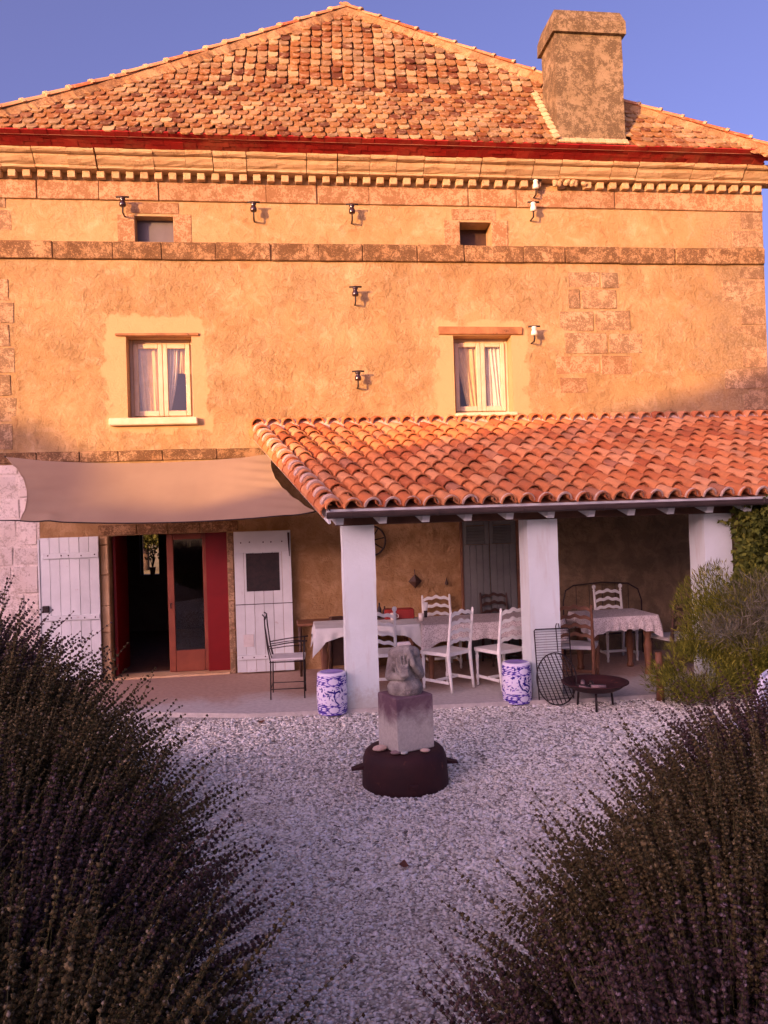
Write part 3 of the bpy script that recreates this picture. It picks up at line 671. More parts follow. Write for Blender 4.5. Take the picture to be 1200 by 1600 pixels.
# --- hipped roof
EY, EZ, KY, KZ, AY, AZ, AX = -.55, 7.285, .448, 8.56, 1.728, 10.58, 1.187
HL = [(-4.2, EZ), (-2.15, KZ), (AX, AZ)]; HR = [(7.17, EZ), (4.90, KZ), (AX, AZ)]
def hipx(H, z):
    for (xa, za), (xb, zb) in zip(H[:-1], H[1:]):
        if z <= zb: return xa+(xb-xa)*(z-za)/(zb-za)
    return H[-1][0]
def roof_y(z): return EY+(z-EZ)*(KY-EY)/(KZ-EZ) if z <= KZ else KY+(z-KZ)*(AY-KY)/(AZ-KZ)
BY = 5.3
b = MB(); o_ = .03
LE, RE = (-4.2, EY+o_, EZ-.02), (7.17, EY+o_, EZ-.02); LK, RK = (-2.15, KY+o_, KZ-.02), (4.90, KY+o_, KZ-.02); AP = (AX, AY+o_, AZ-.02); AB = (AX, 3.6, AZ-.02); LB, RB = (-4.2, 5.8, EZ-.02), (7.17, 5.8, EZ-.02)
b.quad(LE, RE, RK, LK); b.add([LK, RK, AP], [(0, 1, 2)]); b.add([LE, LK, AP, AB, LB], [(0, 1, 2, 3, 4)]); b.add([RE, RK, AP, AB, RB], [(0, 1, 2, 3, 4)]); b.add([LB, RB, AB], [(0, 1, 2)])
roof = b.build('roof', 'roof_under', house); roof['label'] = 'steep hipped roof of mottled old flat clay tiles'
TW, TH_ = .164, .020
def tile_poly(seed):
    r_ = random.Random(seed); hw = TW/2-.008; L = .25
    k = r_.choice([.045, .06, .07]); j = lambda s=.006: r_.uniform(-s, s)
    return [(-hw, L), (-hw, k+.02+j()), (-hw*.82, k*.45+j()), (-hw*.45, .004+j(.003)), (hw*.45, .004+j(.003)), (hw*.82, k*.45+j()), (hw, k+.02+j()), (hw, L)]
def clip(poly, a, m_, sg):
    """keep sg*(x-(a+m*y)) >= 0"""
    out = []; d = lambda p: sg*(p[0]-(a+m_*p[1]))
    for p, q in zip(poly, poly[1:]+poly[:1]):
        dp, dq = d(p), d(q)
        if dp >= 0: out.append(p)
        if (dp >= 0) != (dq >= 0):
            t = dp/(dp-dq); out.append((p[0]+(q[0]-p[0])*t, p[1]+(q[1]-p[1])*t))
    return out
tiles = []
rows_lo, rows_up = 11, 13
lens = [(EZ+(KZ-EZ)*i/rows_lo, math.atan2(KZ-EZ, KY-EY)) for i in range(rows_lo)]+[(KZ+(AZ-KZ)*i/rows_up, math.atan2(AZ-KZ, AY-KY)) for i in range(rows_up)]
for ri, (z, ang) in enumerate(lens):
    xl, xr = hipx(HL, z), hipx(HR, z)
    x = xl+(ri % 2)*TW/2+rnd.uniform(0, .03); wob = rnd.uniform(0, 6)
    while x < xr+TW/2:
        if not (3.93 < x < 5.04 and z < 7.95):
            zz = z+.012*math.sin(x*1.3+wob)+rnd.uniform(-.008, .008); k = rnd.randrange(6); poly = tile_poly(k+3); cut = False
            for H, sg, xh in ((HL, 1, xl), (HR, -1, xr)):
                m_ = (hipx(H, z+.1)-hipx(H, z))/.1*math.sin(ang)
                if min(sg*(px-(xh-x+m_*py)) for px, py in poly) < 0: poly = clip(poly, xh-x, m_, sg); cut = True
            mt = Matrix.Translation(Vector((x+rnd.uniform(-.006, .006), roof_y(z)+(zz-z)/math.tan(ang)-.034*math.sin(ang), zz+.034*math.cos(ang)-.004))) @ Matrix.Rotation(ang-R(8)+rnd.uniform(-.035, .035), 4, 'X') @ Matrix.Rotation(0 if cut else rnd.uniform(-.035, .035), 4, 'Z')
            if len(poly) >= 3: tiles.append((mt, k, poly if cut else None, z, x))
        x += TW+rnd.uniform(-.004, .005)
flat_meshes = []
for k in range(6):
    b = MB(); b.prism(tile_poly(k+3), 0, TH_, 'z'); me = b.mesh('roof_tile'); me.materials.append(M['old_tile']); flat_meshes.append(me)
whole = sorted([t for t in tiles if t[2] is None and t[4] > -3.75], key=lambda t: t[3]); ks = {id(t) for t in whole[:300]}
mm = MB()
for t in tiles:
    mt, k, poly, z, x = t
    if id(t) in ks:
        o = obj('roof_tile', flat_meshes[k], None, roof); o.matrix_local = mt
    else: mm.prism(poly or tile_poly(k+3), 0, TH_, 'z', mt)
me = bpy.data.meshes.new('roof_tile_mass'); me.from_pydata([tuple(v) for v in mm.v], [], mm.f); me.update(); tag(obj('roof_tile_mass', me, 'old_tile_isl', roof), kind='stuff')
# hip tiles bedded in mortar
def half_tile(b, r0=.10, r1=.085, L=.40, seg=8, th=.014):
    v = []; f = []
    for (r_, y) in ((r0, 0), (r1, L)):
        for rr in (r_, r_-th):
            for k in range(seg+1):
                a = PI*k/seg; v.append((rr*math.cos(a), y, rr*math.sin(a)))
    n = seg+1
    for k in range(seg):
        f += [(k, k+1, 2*n+k+1, 2*n+k), (n+k, 3*n+k, 3*n+k+1, n+k+1), (k, n+k, n+k+1, k+1), (2*n+k, 2*n+k+1, 3*n+k+1, 3*n+k)]
    f += [(0, 2*n, 3*n, n), (seg, n+seg, 3*n+seg, 2*n+seg)]
    b.add(v, f, False)
def hip_line(H, sgn):
    pts = [Vector((x, roof_y(z)-.02, z+.03)) for x, z in H]  # laid just above the arris; segs = []
    for a, c in zip(pts[:-1], pts[1:]):
        d = (c-a).normalized(); L = (c-a).length; n = int(L/.345)
        for i in range(n+1):
            p = a+d*(i*.345)
            if (p-a).length > L-.1: continue
            if sgn > 0 and 3.75 < p.x < 5.02 and p.z < 9.2 and False: continue
            q = Vector((0, 1, 0)).rotation_difference(d)
            xa = d.cross(Vector((0, 0, 1))).normalized(); za = xa.cross(d).normalized()
            mt = Matrix((xa, d, za)).transposed().to_4x4(); mt.translation = p+Vector((0, 0, rnd.uniform(-.008, .008)))
            o = part('hip_tile', 'hip', lambda b: half_tile(b, .105, .085, .39), 'hip_tile', roof); o.matrix_local = Matrix.Translation((0, .01, -.012)) @ mt @ Matrix.Rotation(rnd.uniform(-.04, .04), 4, 'Z') @ Matrix.Rotation(R(16)*sgn, 4, 'Y')
            o = part('hip_joint', 'hipj', lambda b: half_tile(b, .116, .112, .045, 8, .03), 'mortar', roof); o.matrix_local = Matrix.Translation((0, .01, -.010)) @ mt @ Matrix.Translation((0, -.012, 0)) @ Matrix.Rotation(R(16)*sgn, 4, 'Y')
            nz = Vector((0, -(c.z-a.z), c.y-a.y)).normalized(); nz = nz if nz.z > 0 else -nz
            wv = nz.cross(d).normalized(); wv = wv if wv.z < 0 else -wv
            b = MB(); n_ = 8; v = []; hb = p-Vector((0, -.02, .03))
            for j in range(n_):
                u = min(j/(n_-1)*.36, L-(p-a).length); q0 = hb+d*u
                v += [q0+nz*.04+Vector((0, .0, .085)), q0+nz*.085+wv*.045, q0+nz*(.045+rnd.uniform(-.006, .006))+wv*(.15+rnd.uniform(-.03, .05)), q0+nz*.0+wv*(.17+rnd.uniform(-.03, .05))]
            f = [(j*4+k_, j*4+4+k_, j*4+5+k_, j*4+1+k_) for j in range(n_-1) for k_ in range(3)]
            b.add(v, f); b.build('hip_mortar', 'hip_bed', roof)
hip_line(HL, -1); hip_line(HR, 1)
b = MB(); b.tube([(AX, AY-.02, AZ+.06), (AX, 3.6, AZ+.06)], .10, 10); b.build('ridge_tile', 'hip_tile', roof)

# --- chimney
ch = tag(obj('chimney', None, None, house), 'tall lichened chimney stack with chamfered cap on the right of the roof')
b = MB(); cx0, cx1, cy0, cy1 = 3.985, 4.985, -.42, .15
v = []; f = []; n = 12
for i in range(n+1):
    t = i/n; z = 7.25+(9.0-7.25)*t; e = .01*(1-t)
    for x_, y_ in ((cx0-e, cy0-e), (cx1+e, cy0-e), (cx1+e, cy1+e), (cx0-e, cy1+e)): v.append((x_+rnd.uniform(-.006, .006), y_+rnd.uniform(-.006, .006), z))
for i in range(n):
    for k in range(4): f.append((i*4+k, i*4+(k+1) % 4, i*4+4+(k+1) % 4, i*4+4+k))
b.add(v, f); b.build('stack', 'chimney', ch)
b = MB(); o_ = .05; lv = [(8.985, o_), (9.17, o_), (9.33, o_-.055), (9.335, -.2)]; v = []
for z, o_ in lv:
    for x_, y_ in ((cx0-o_, cy0-o_), (cx1+o_, cy0-o_), (cx1+o_, cy1+o_), (cx0-o_, cy1+o_)): v.append((x_+rnd.uniform(-.006, .006), y_, z+rnd.uniform(-.006, .006)))
f = [(0, 3, 2, 1), (12, 13, 14, 15)]+[(i*4+k, i*4+(k+1) % 4, i*4+4+(k+1) % 4, i*4+4+k) for i in range(3) for k in range(4)]
b.add(v, f); b.build('cap', 'chimney', ch)
b = MB(); b.ball((4.62, -.10, 9.37), .055, 10, 6, (1, .8, .8)); b.ball((4.69, -.10, 9.36), .045, 10, 6); b.build('white_lumps', 'ceramic_white', ch)  # two small white lumps on the cap, left unidentified
# collar of mortared tile strips round the base
L = 0
for i in range(13):
    x_ = cx0-.07+i*.088; b = MB(); b.bevbox(-.040, .040, -.012, .012, 0, .115, .004); o = b.build('collar_tile', 'mortar', ch, (x_, cy0-.085, 7.375+rnd.uniform(-.004, .004)), (R(-38), rnd.uniform(-.03, .03), 0))
for i in range(11):
    t = i/10; z = 7.44+t*1.05; y_ = roof_y(z)-.03
    b = MB(); b.bevbox(-.045, .045, -.055, .055, -.012, .012, .004); b.build('collar_tile', 'mortar', ch, (cx0-.055, y_-.02, z+.03), (R(52), R(-20), 0))

# ------------------------------------------------------------------ porch
porch = thing('porch', 'lean-to porch with red canal-tile roof on three square white columns', 'porch')
for x0, x1 in ((.575, .935), (2.70, 3.055), (4.855, 5.20)):
    b = MB(); n = 14; v = []; f = []
    for i in range(n+1):
        z = -.05+2.085*i/n; g = .006*math.sin(i*1.7)
        for x_, y_ in ((x0, -2.42), (x1, -2.42), (x1, -2.07), (x0, -2.07)): v.append((x_+rnd.uniform(-.003, .003), y_+rnd.uniform(-.003, .003)+g*.3, z))
    for i in range(n):
        for k in range(4): f.append((i*4+k, i*4+(k+1) % 4, i*4+4+(k+1) % 4, i*4+4+k))
    f.append((n*4, n*4+1, n*4+2, n*4+3)); b.add(v, f); b.build('column', 'white_render', porch)
b = MB(); b.bevbox(.50, 8.2, -2.40, -2.14, 2.036, 2.20, .01); b.build('beam', 'beam_wood', porch)
# the roof slopes down and is skewed to the right, tile columns run along SK
TOP, BOT = Vector((-.43, -.02, 3.42)), Vector((.43, -2.80, 2.235))
SK = BOT-TOP; SL = SK.length; sd = SK.normalized(); ux = Vector((1, 0, 0)); nrm = ux.cross(sd).normalized()
if nrm.z < 0: nrm = -nrm
def rp(x, t, h=0.0): return TOP+ux*x+SK*t+nrm*h
RW = 8.3
proof = MB(); 
proof.add([rp(0, 0, -.01), rp(RW, 0, -.01), rp(RW, 1, -.01), rp(0, 1, -.01), rp(0, 0, -.05), rp(RW, 0, -.05), rp(RW, 1, -.05), rp(0, 1, -.05)], [(0, 1, 2, 3), (4, 7, 6, 5), (0, 4, 5, 1), (3, 2, 6, 7), (0, 3, 7, 4), (1, 5, 6, 2)])
proof = proof.build('porch_roof', 'roof_under', porch); proof['label'] = 'sloping roof of overlapping red barrel tiles'
# rafters
for i in range(18):
    x = .12+i*.47
    a, c = rp(x, .0, -.055), rp(x, .985, -.055); d = (c-a)
    b = MB(); hw = .04
    e2 = c+sd*.02
    b.add([a+ux*-hw, a+ux*hw, e2+ux*hw, e2-ux*hw, a-ux*hw-Vector((0, 0, .15)), a+ux*hw-Vector((0, 0, .15)), e2+ux*hw-sd*.05-Vector((0, 0, .165)), e2-ux*hw-sd*.05-Vector((0, 0, .165))], [(0, 1, 2, 3), (4, 7, 6, 5), (0, 4, 5, 1), (3, 2, 6, 7), (0, 3, 7, 4), (1, 5, 6, 2)])
    b.build('rafter', 'white_paint', porch)
# white barge board along the left edge
b = MB(); a, c = rp(-.02, -.0, -.02), rp(-.02, 1.02, -.02)
dz = Vector((0, 0, .13)); b.add([a, c, c-dz, a-dz, a-ux*.025, c-ux*.025, c-dz-ux*.025, a-dz-ux*.025], [(0, 1, 2, 3), (4, 7, 6, 5), (0, 4, 5, 1), (2, 6, 7, 3), (0, 3, 7, 4), (1, 5, 6, 2)])
b.build('barge_board', 'white_paint', porch)
# gutter
ga, gc = rp(0.0, 1, 0)+Vector((-.04, -.05, -.085)), rp(RW, 1, 0)+Vector((.04, -.05, -.085)); b = MB(); seg = 8; v = []; f = []
for p in (ga, gc):
    for rr in (.062, .055):
        for k in range(seg+1):
            t = PI+PI*k/seg; v.append(p+Vector((0, rr*math.cos(t), rr*math.sin(t)+.03)))
n = seg+1
for k in range(seg): f += [(k, k+1, 2*n+k+1, 2*n+k), (n+k, 3*n+k, 3*n+k+1, n+k+1)]
f += [tuple(range(n))+tuple(range(2*n-1, n-1, -1)), (0, 2*n, 3*n, n), (seg, n+seg, 3*n+seg, 2*n+seg)]
b.add(v, f); b.tube([ga+Vector((0, -.06, .03)), gc+Vector((0, -.06, .03))], .010, 6); b.box(ga.x-.004, ga.x, ga.y-.06, ga.y+.06, ga.z-.03, ga.z+.03); b.build('gutter', 'zinc', porch)
for i in range(9):
    p = ga+(gc-ga)*((i+.28)/9); b = MB(); b.tube([p+Vector((0, .064*math.cos(t), .064*math.sin(t)+.03)) for t in [PI+PI*k/8 for k in range(9)]], .006, 5); b.build('gutter_bracket', 'zinc', porch)
b = MB(); a, c = rp(0, 1.0, -.02), rp(RW, 1.0, -.02)
b.add([a, c, c-Vector((0, 0, .07)), a-Vector((0, 0, .07)), a+Vector((0, .02, 0)), c+Vector((0, .02, 0)), c+Vector((0, .02, -.07)), a+Vector((0, .02, -.07))], [(0, 1, 2, 3), (4, 7, 6, 5), (0, 4, 5, 1), (2, 6, 7, 3), (0, 3, 7, 4), (1, 5, 6, 2)]); b.build('fascia', 'white_paint', porch)
# canal tiles: covers in columns, channels between
NR = 13; EXP = SL/NR; PITCHX = .212
def frame(x, t, h, dz=0, tilt=0):
    up = -sd; xa = ux-up*ux.dot(up); xa.normalize(); za = xa.cross(up).normalized()
    mt = Matrix((xa, up, za)).transposed().to_4x4(); mt.translation = rp(x, t, h); return mt @ Matrix.Rotation(tilt, 4, 'X') @ Matrix.Rotation(dz, 4, 'Z')
cover_v = []
for k in range(3):
    b = MB(); half_tile(b, .092+.003*k, .076, EXP+.07, 9, .015); me = b.mesh('roof_tile'); me.materials.append(M['canal']); cover_v.append(me)
ncol = int(RW/PITCHX); cands = []
for ci in range(ncol+1):
    for ri in range(NR):
        x = ci*PITCHX+.02; t = 1.0-(ri*EXP-.035)/SL
        cands.append((frame(x+rnd.uniform(-.011, .011), t+rnd.uniform(-.008, .008), .018+rnd.uniform(-.004, .010), rnd.uniform(-.06, .06), -R(3.2)+rnd.uniform(-.03, .03)), rnd.randrange(3), ri, ci))
inview = [c for c in cands if c[0].translation.x < 5.6+.35*c[2]/NR*5]
inview.sort(key=lambda c: c[2]); ks = {id(c) for c in inview[:300]}
mass = MB()
for c in cands:
    if id(c) in ks:
        o = obj('roof_tile', cover_v[c[1]], None, proof); o.matrix_local = c[0]
    else:
        me = cover_v[c[1]]; mass.add([c[0] @ v.co for v in me.vertices], [tuple(q.vertices) for q in me.polygons])
chan = MB(); half_tile(chan, .080, .092, EXP+.06, 7, .014)
for ci in range(ncol+1):
    for ri in range(NR):
        mt = frame(ci*PITCHX+.02+PITCHX/2, 1.0-(ri*EXP-.02)/SL, .082, 0, -R(3)) @ Matrix.Scale(-1, 4, Vector((0, 0, 1)))
        mass.add([mt @ Vector(v) for v in chan.v], chan.f)
me = bpy.data.meshes.new('roof_tile_mass'); me.from_pydata([tuple(v) for v in mass.v], [], mass.f); me.update(); tag(obj('roof_tile_mass', me, 'canal_isl', proof), kind='stuff')
for ci in range(1, ncol+1):
    o = part('lit_tile_rim', 'tend', lambda b: half_tile(b, .099, .098, .022, 9, .021), 'tile_mortar', proof); o.matrix_local = frame(ci*PITCHX+.02, 1.0+.037/SL, .018, 0, -R(3))  # pale rings: light catching the clay rims, put in as mortar-coloured edges
# mortar rings on the left verge column, side tiles, and a mortar fillet at the wall
for ri in range(NR):
    b = MB(); half_tile(b, .108, .104, .075, 9, .03); o = b.build('verge_mortar', 'tile_mortar', proof); o.matrix_local = frame(.02, 1.0-(ri*EXP+.0)/SL-.012, .018, 0, -R(3))
    b = MB(); half_tile(b, .085, .075, EXP+.05, 6, .014); o = b.build('roof_tile', 'canal', proof); o.matrix_local = frame(-.035, 1.0-(ri*EXP-.03)/SL, -.03, 0, -R(3)) @ Matrix.Rotation(-R(55), 4, 'Y')
b = MB(); n = 60; v = []
for i in range(n+1):
    x = -.43+8.3*i/n
    v += [(x, -.004, 3.545+rnd.uniform(-.010, .010)), (x, -.05, 3.50+rnd.uniform(-.01, .01)), (x, -.12, 3.40)]
b.add(v, [(i*3+k, i*3+3+k, i*3+4+k, i*3+1+k) for i in range(n) for k in range(2)]); b.build('wall_fillet', 'tile_mortar', porch)
b = MB()
for i in range(ncol):
    half = MB(); half_tile(half, .095, .085, .17, 8, .014); mt = frame(i*PITCHX+.02, .012, .075, 0, -R(8)); b.add([mt @ Vector(v) for v in half.v], half.f)
tag(b.build('top_course', 'canal_isl', proof), kind='stuff')

# ------------------------------------------------------------------ shade sail
sail = thing('shade_sail', 'pinkish beige shade sail stretched over the doorway', 'shade sail', (-1.8, 0, 2.6))
cA, cB, cD, cC = Vector((-3.78, -.04, 3.09)), Vector((-.22, -.05, 3.06)), Vector((-3.14, -1.5, 2.222)), Vector((.31, -1.5, 2.21))
nu, nv = 64, 40; v = []
for j in range(nv+1):
    for i in range(nu+1):
        u, t = i/nu, j/nv
        P = (cA*(1-u)+cB*u)*(1-t)+(cD*(1-u)+cC*u)*t
        bu, bt = 4*u*(1-u), 4*t*(1-t)
        P += Vector((.16*bt*(1-u)**2-.19*bt*u**2, 0, 0))
        P += Vector((0, .05*bu*t, -.10*bu*(1-t)-.075*bu*t))
        P.z -= .05*bu*bt; P.z += .005*math.sin(u*23+t*3)*bt+.010*math.sin(34*(u*.55+t)+1)*math.exp(-(u*7)**2)+.008*math.sin(40*(t-u)+2)*math.exp(-((1-u)*8)**2)
        P.z += .03*math.exp(-((u-.02-.9*(1-t))**2)/.004)*(1-t)*0
        P.z += .035*math.exp(-((u-.09)/.03)**2)*math.exp(-((t-.95)/.06)**2)
        v.append(P-Vector((-1.8, 0, 2.6)))
f = [(j*(nu+1)+i, j*(nu+1)+i+1, (j+1)*(nu+1)+i+1, (j+1)*(nu+1)+i) for j in range(nv) for i in range(nu)]
b = MB(); b.add(v, f, True); b.build('cloth', 'sail', sail)
b = MB(); b.tube([v[nv*(nu+1)+i]+Vector((0, -.004, -.004)) for i in range(nu+1)], .009, 6); b.build('edge_cord', 'iron', sail)
b = MB(); b.tube([v[nv*(nu+1)], v[nv*(nu+1)]+Vector((-1.8, -.05, .06))], .008, 6); b.build('rope', 'iron', sail)
b = MB(); b.tube([v[j*(nu+1)]+Vector((0, 0, -.003)) for j in range(nv+1)], .007, 6); b.tube([v[j*(nu+1)+nu]+Vector((0, 0, -.003)) for j in range(nv+1)], .007, 6); b.build('hem', 'sail', sail)
b = MB(); b.tube([v[0], v[0]+Vector((-.1, .05, .05))], .008, 6); b.build('rope', 'iron', sail)
b = MB(); b.tube([v[-1], v[-1]+Vector((.14, -.02, .02))], .008, 6); b.build('rope', 'iron', sail)

# ------------------------------------------------------------------ insulators on the wall
def insulator(x, z, label, white):
    t = thing('insulator', label, 'insulator', (x, 0, z), 0, 'old line insulators on the facade')
    key = 'w' if white else 'd'
    t.scale = (1.3, 1.15, 1.3)
    part('hook', 'ins_hook', lambda b: b.tube([(0, .02, -.09), (0, -.11, -.09), (0, -.125, -.085), (0, -.13, -.07), (0, -.13, .06)], .009, 7), 'iron', t)
    part('bell', 'ins_bell'+key, lambda b: b.lathe([(.0, -.045), (.030, -.045), (.036, -.03), (.034, -.005), (.026, .012), (.022, .022), (.030, .034), (.030, .046), (.020, .056), (.0, .06)], 14, (0, -.13, .02)), 'ceramic_white' if white else 'ceramic_dark', t)
    part('cross_wire', 'ins_wire', lambda b: b.tube([(-.065, -.13, .074), (0, -.135, .078), (.07, -.13, .076)], .010, 6), 'iron', t)
    return t
for x, z, l, w_ in ((-2.14, 6.52, 'dark insulator on a hook above the left attic opening', 0), (-.37, 6.48, 'dark insulator midway between the left attic opening and the middle of the wall', 0), (1.01, 6.475, 'dark insulator above the string course, topmost of the middle column of three', 0),
                    (1.02, 5.30, 'dark insulator just below the string course, second of the middle column', 0), (1.02, 4.10, 'dark insulator between the two upstairs windows, lowest of the middle column', 0), (3.72, 6.885, 'white insulator just under the broken cornice', 1),
                    (3.67, 6.555, 'white insulator right of the right attic opening', 1), (3.62, 4.735, 'white insulator beside the lintel of the right upstairs window', 1)):
    insulator(x, z, l, w_)

# ------------------------------------------------------------------ things on the porch wall
t = thing('double_shutter', 'closed grey-green double shutter on the wall inside the porch', 'shutter', (2.47, -.06, 0.02))
for k in (0, 1):
    x0 = .40*k
    leaf = obj('leaf', None, None, t)
    for i in range(4):
        b = MB(); b.bevbox(x0+.004+i*.098, x0+.098+i*.098, 0, .03, 0, 1.66, .004); b.build('plank', 'grey_shutter', leaf)
    b = MB(); b.bevbox(x0+.004, x0+.06, 0, .03, 1.664, 2.0, .004); b.bevbox(x0+.33, x0+.395, 0, .03, 1.664, 2.0, .004); b.bevbox(x0+.062, x0+.328, 0, .03, 1.94, 2.0, .004); b.build('rail', 'grey_shutter', leaf)
    for i in range(6):
        b = MB(); b.box(-.133, .133, -.004, .004, -.028, .028); b.build('slat', 'grey_shutter', leaf, (x0+.195, .012, 1.69+i*.043), (R(38), 0, 0))
b = MB(); b.bevbox(-.03, 0, -.01, .05, -.02, 2.03, .004); b.bevbox(.80, .84, -.01, .05, -.02, 2.03, .004); b.build('frame', 'mid_wood', t)
b = MB(); b.add([(0, 0, .105), (.10, 0, 0), (0, 0, -.10), (-.10, 0, 0), (0, -.05, 0), (0, .02, 0)], [(0, 1, 4), (1, 2, 4), (2, 3, 4), (3, 0, 4), (1, 0, 5), (2, 1, 5), (3, 2, 5), (0, 3, 5)]); b.tube([(0, 0, .10), (0, .01, .17)], .006, 5)
o = b.build('wall_ornament', 'dark_wood', None, (1.76, -.04, 1.185)); tag(o, 'dark diamond-shaped ornament hanging on the porch wall', 'ornament')
b = MB(); b.lathe([(0, -.05), (.022, -.045), (.026, -.02), (.012, .015), (.005, .05), (0, .055)], 8); o = b.build('wall_bell', 'dark_wood', None, (2.22, -.035, 1.16)); tag(o, 'small dark bell-shaped ornament beside the grey shutter', 'ornament')
t = thing('iron_hoop', 'round dark iron hoop hanging on the wall behind the nearest column', 'hoop', (1.13, -.07, 1.79))
b = MB(); b.tube([(.215*math.cos(a), 0, .215*math.sin(a)) for a in [2*PI*k/28 for k in range(29)]], .014, 6, False); b.build('rim', 'iron', t)
for k in range(4):
    a = PI*k/4+.2; b = MB(); b.tube([(.21*math.cos(a), 0, .21*math.sin(a)), (-.21*math.cos(a), .004*k, -.21*math.sin(a))], .009, 5); b.build('spoke', 'iron', t)
b = MB(); b.lathe([(0, -.02), (.05, -.015), (.05, .015), (0, .02)], 12, mat=Matrix.Rotation(PI/2, 4, 'X')); b.build('hub', 'iron', t)

# ------------------------------------------------------------------ tables, cloths, chairs
def table(label, x0, x1, y0, y1, z, mat='mid_wood', leg=.035, group=None):
    t = thing('table', label, 'table', ((x0+x1)/2, (y0+y1)/2, 0)); hx, hy = (x1-x0)/2, (y1-y0)/2
    b = MB(); b.bevbox(-hx, hx, -hy, hy, z-.035, z-.002, .006); b.build('table_top', mat, t)
    b = MB(); b.box(-hx+.05, hx-.05, -hy+.06, -hy+.08, z-.13, z-.036); b.box(-hx+.05, hx-.05, hy-.08, hy-.06, z-.13, z-.036); b.build('apron', mat, t)
    for sx in (-1, 1):
        for sy in (-1, 1):
            b = MB(); b.lathe([(leg, 0), (leg*1.15, .03), (leg*.8, .06), (leg, .2), (leg*1.25, .38), (leg*.8, .46), (leg*1.2, .52), (leg*1.2, z-.14)], 10); b.build('leg', mat, t, (sx*(hx-.09), sy*(hy-.09), 0))
    return t
def cloth(label, x0, x1, y0, y1, z, drop, mat, name='tablecloth', corner=.10):
    """top plus a hanging skirt that flares and folds"""
    b = MB(); cx, cy = (x0+x1)/2, (y0+y1)/2; hx, hy = (x1-x0)/2+.006, (y1-y0)/2+.006; per = []
    n = 46; m_ = 20
    for i in range(n): per.append((-hx+2*hx*i/n, -hy, 0, -1))
    for i in range(m_): per.append((hx, -hy+2*hy*i/m_, 1, 0))
    for i in range(n): per.append((hx-2*hx*i/n, hy, 0, 1))
    for i in range(m_): per.append((-hx, hy-2*hy*i/m_, -1, 0))
    N = len(per); rows = 7; v = []; f = []
    for j in range(rows+1):
        t_ = j/rows
        for k, (x, y, nx_, ny_) in enumerate(per):
            cd = min(abs(abs(x)-hx)+abs(abs(y)-hy), .3)/.3
            d = drop+corner*(1-cd)**2+.012*math.sin(k*.9); out = (.018+.016*math.sin(k*1.15+.6*math.sin(k*.31))*t_)*min(1, t_*2.2)+.05*(1-cd)**2*t_
            nn = Vector((x/hx, y/hy, 0)).normalized() if cd < .5 else Vector((nx_, ny_, 0))
            v.append((x+nn.x*out, y+nn.y*out, z+.004-d*t_-(0.0 if j else 0)))
    for j in range(rows):
        for k in range(N): f.append((j*N+k, j*N+(k+1) % N, (j+1)*N+(k+1) % N, (j+1)*N+k))
    b.add(v, f, True); b.add([v[k] for k in range(N)], [tuple(range(N))])
    o = b.build(name, mat, None, (cx, cy, 0)); return tag(o, label, 'tablecloth')
table('wooden table under a plain white cloth beside the nearest column', .30, 1.60, -1.28, -.55, .74)
cloth('plain white cloth over the table behind the nearest column', .28, 1.60, -1.28, -.55, .742, .12, 'cloth', corner=.24)
table('long table under a lace cloth in the middle of the porch', 1.64, 3.45, -1.42, -.62, .74)
cloth('patterned lace cloth over the long middle table', 1.63, 3.46, -1.43, -.61, .742, .21, 'lacecloth', corner=.16)
table('wooden table with brown legs behind the fire bowl', 3.72, 4.60, -1.66, -.95, .76, leg=.045)
cloth('short lace cloth on the table behind the fire bowl', 3.71, 4.61, -1.67, -.94, .762, .17, 'lacecloth', corner=.12)
t = thing('sideboard', 'dark wooden sideboard against the wall by the shutter', 'sideboard', (.55, -.28, 0))
b = MB(); b.bevbox(-.50, .60, -.24, .24, .68, .715, .008); b.build('top', 'mid_wood', t)
b = MB(); b.box(-.06, .56, -.20, .20, .12, .67); b.build('body', 'dark_wood', t)
for x in (-.46, -.05, .55):
    for y in (-.2, .2): b = MB(); b.tube([(x, y, 0), (x, y, .68)], [.018, .025], 8); b.build('leg', 'dark_wood', t)
b = MB(); b.bevbox(-.10, .10, -.06, .06, 0, .05, .015); o = b.build('bundle', 'dark_wood', None, (.60, -.30, .716), (0, 0, .3)); tag(o, 'dark bundle lying on the sideboard', 'bundle')

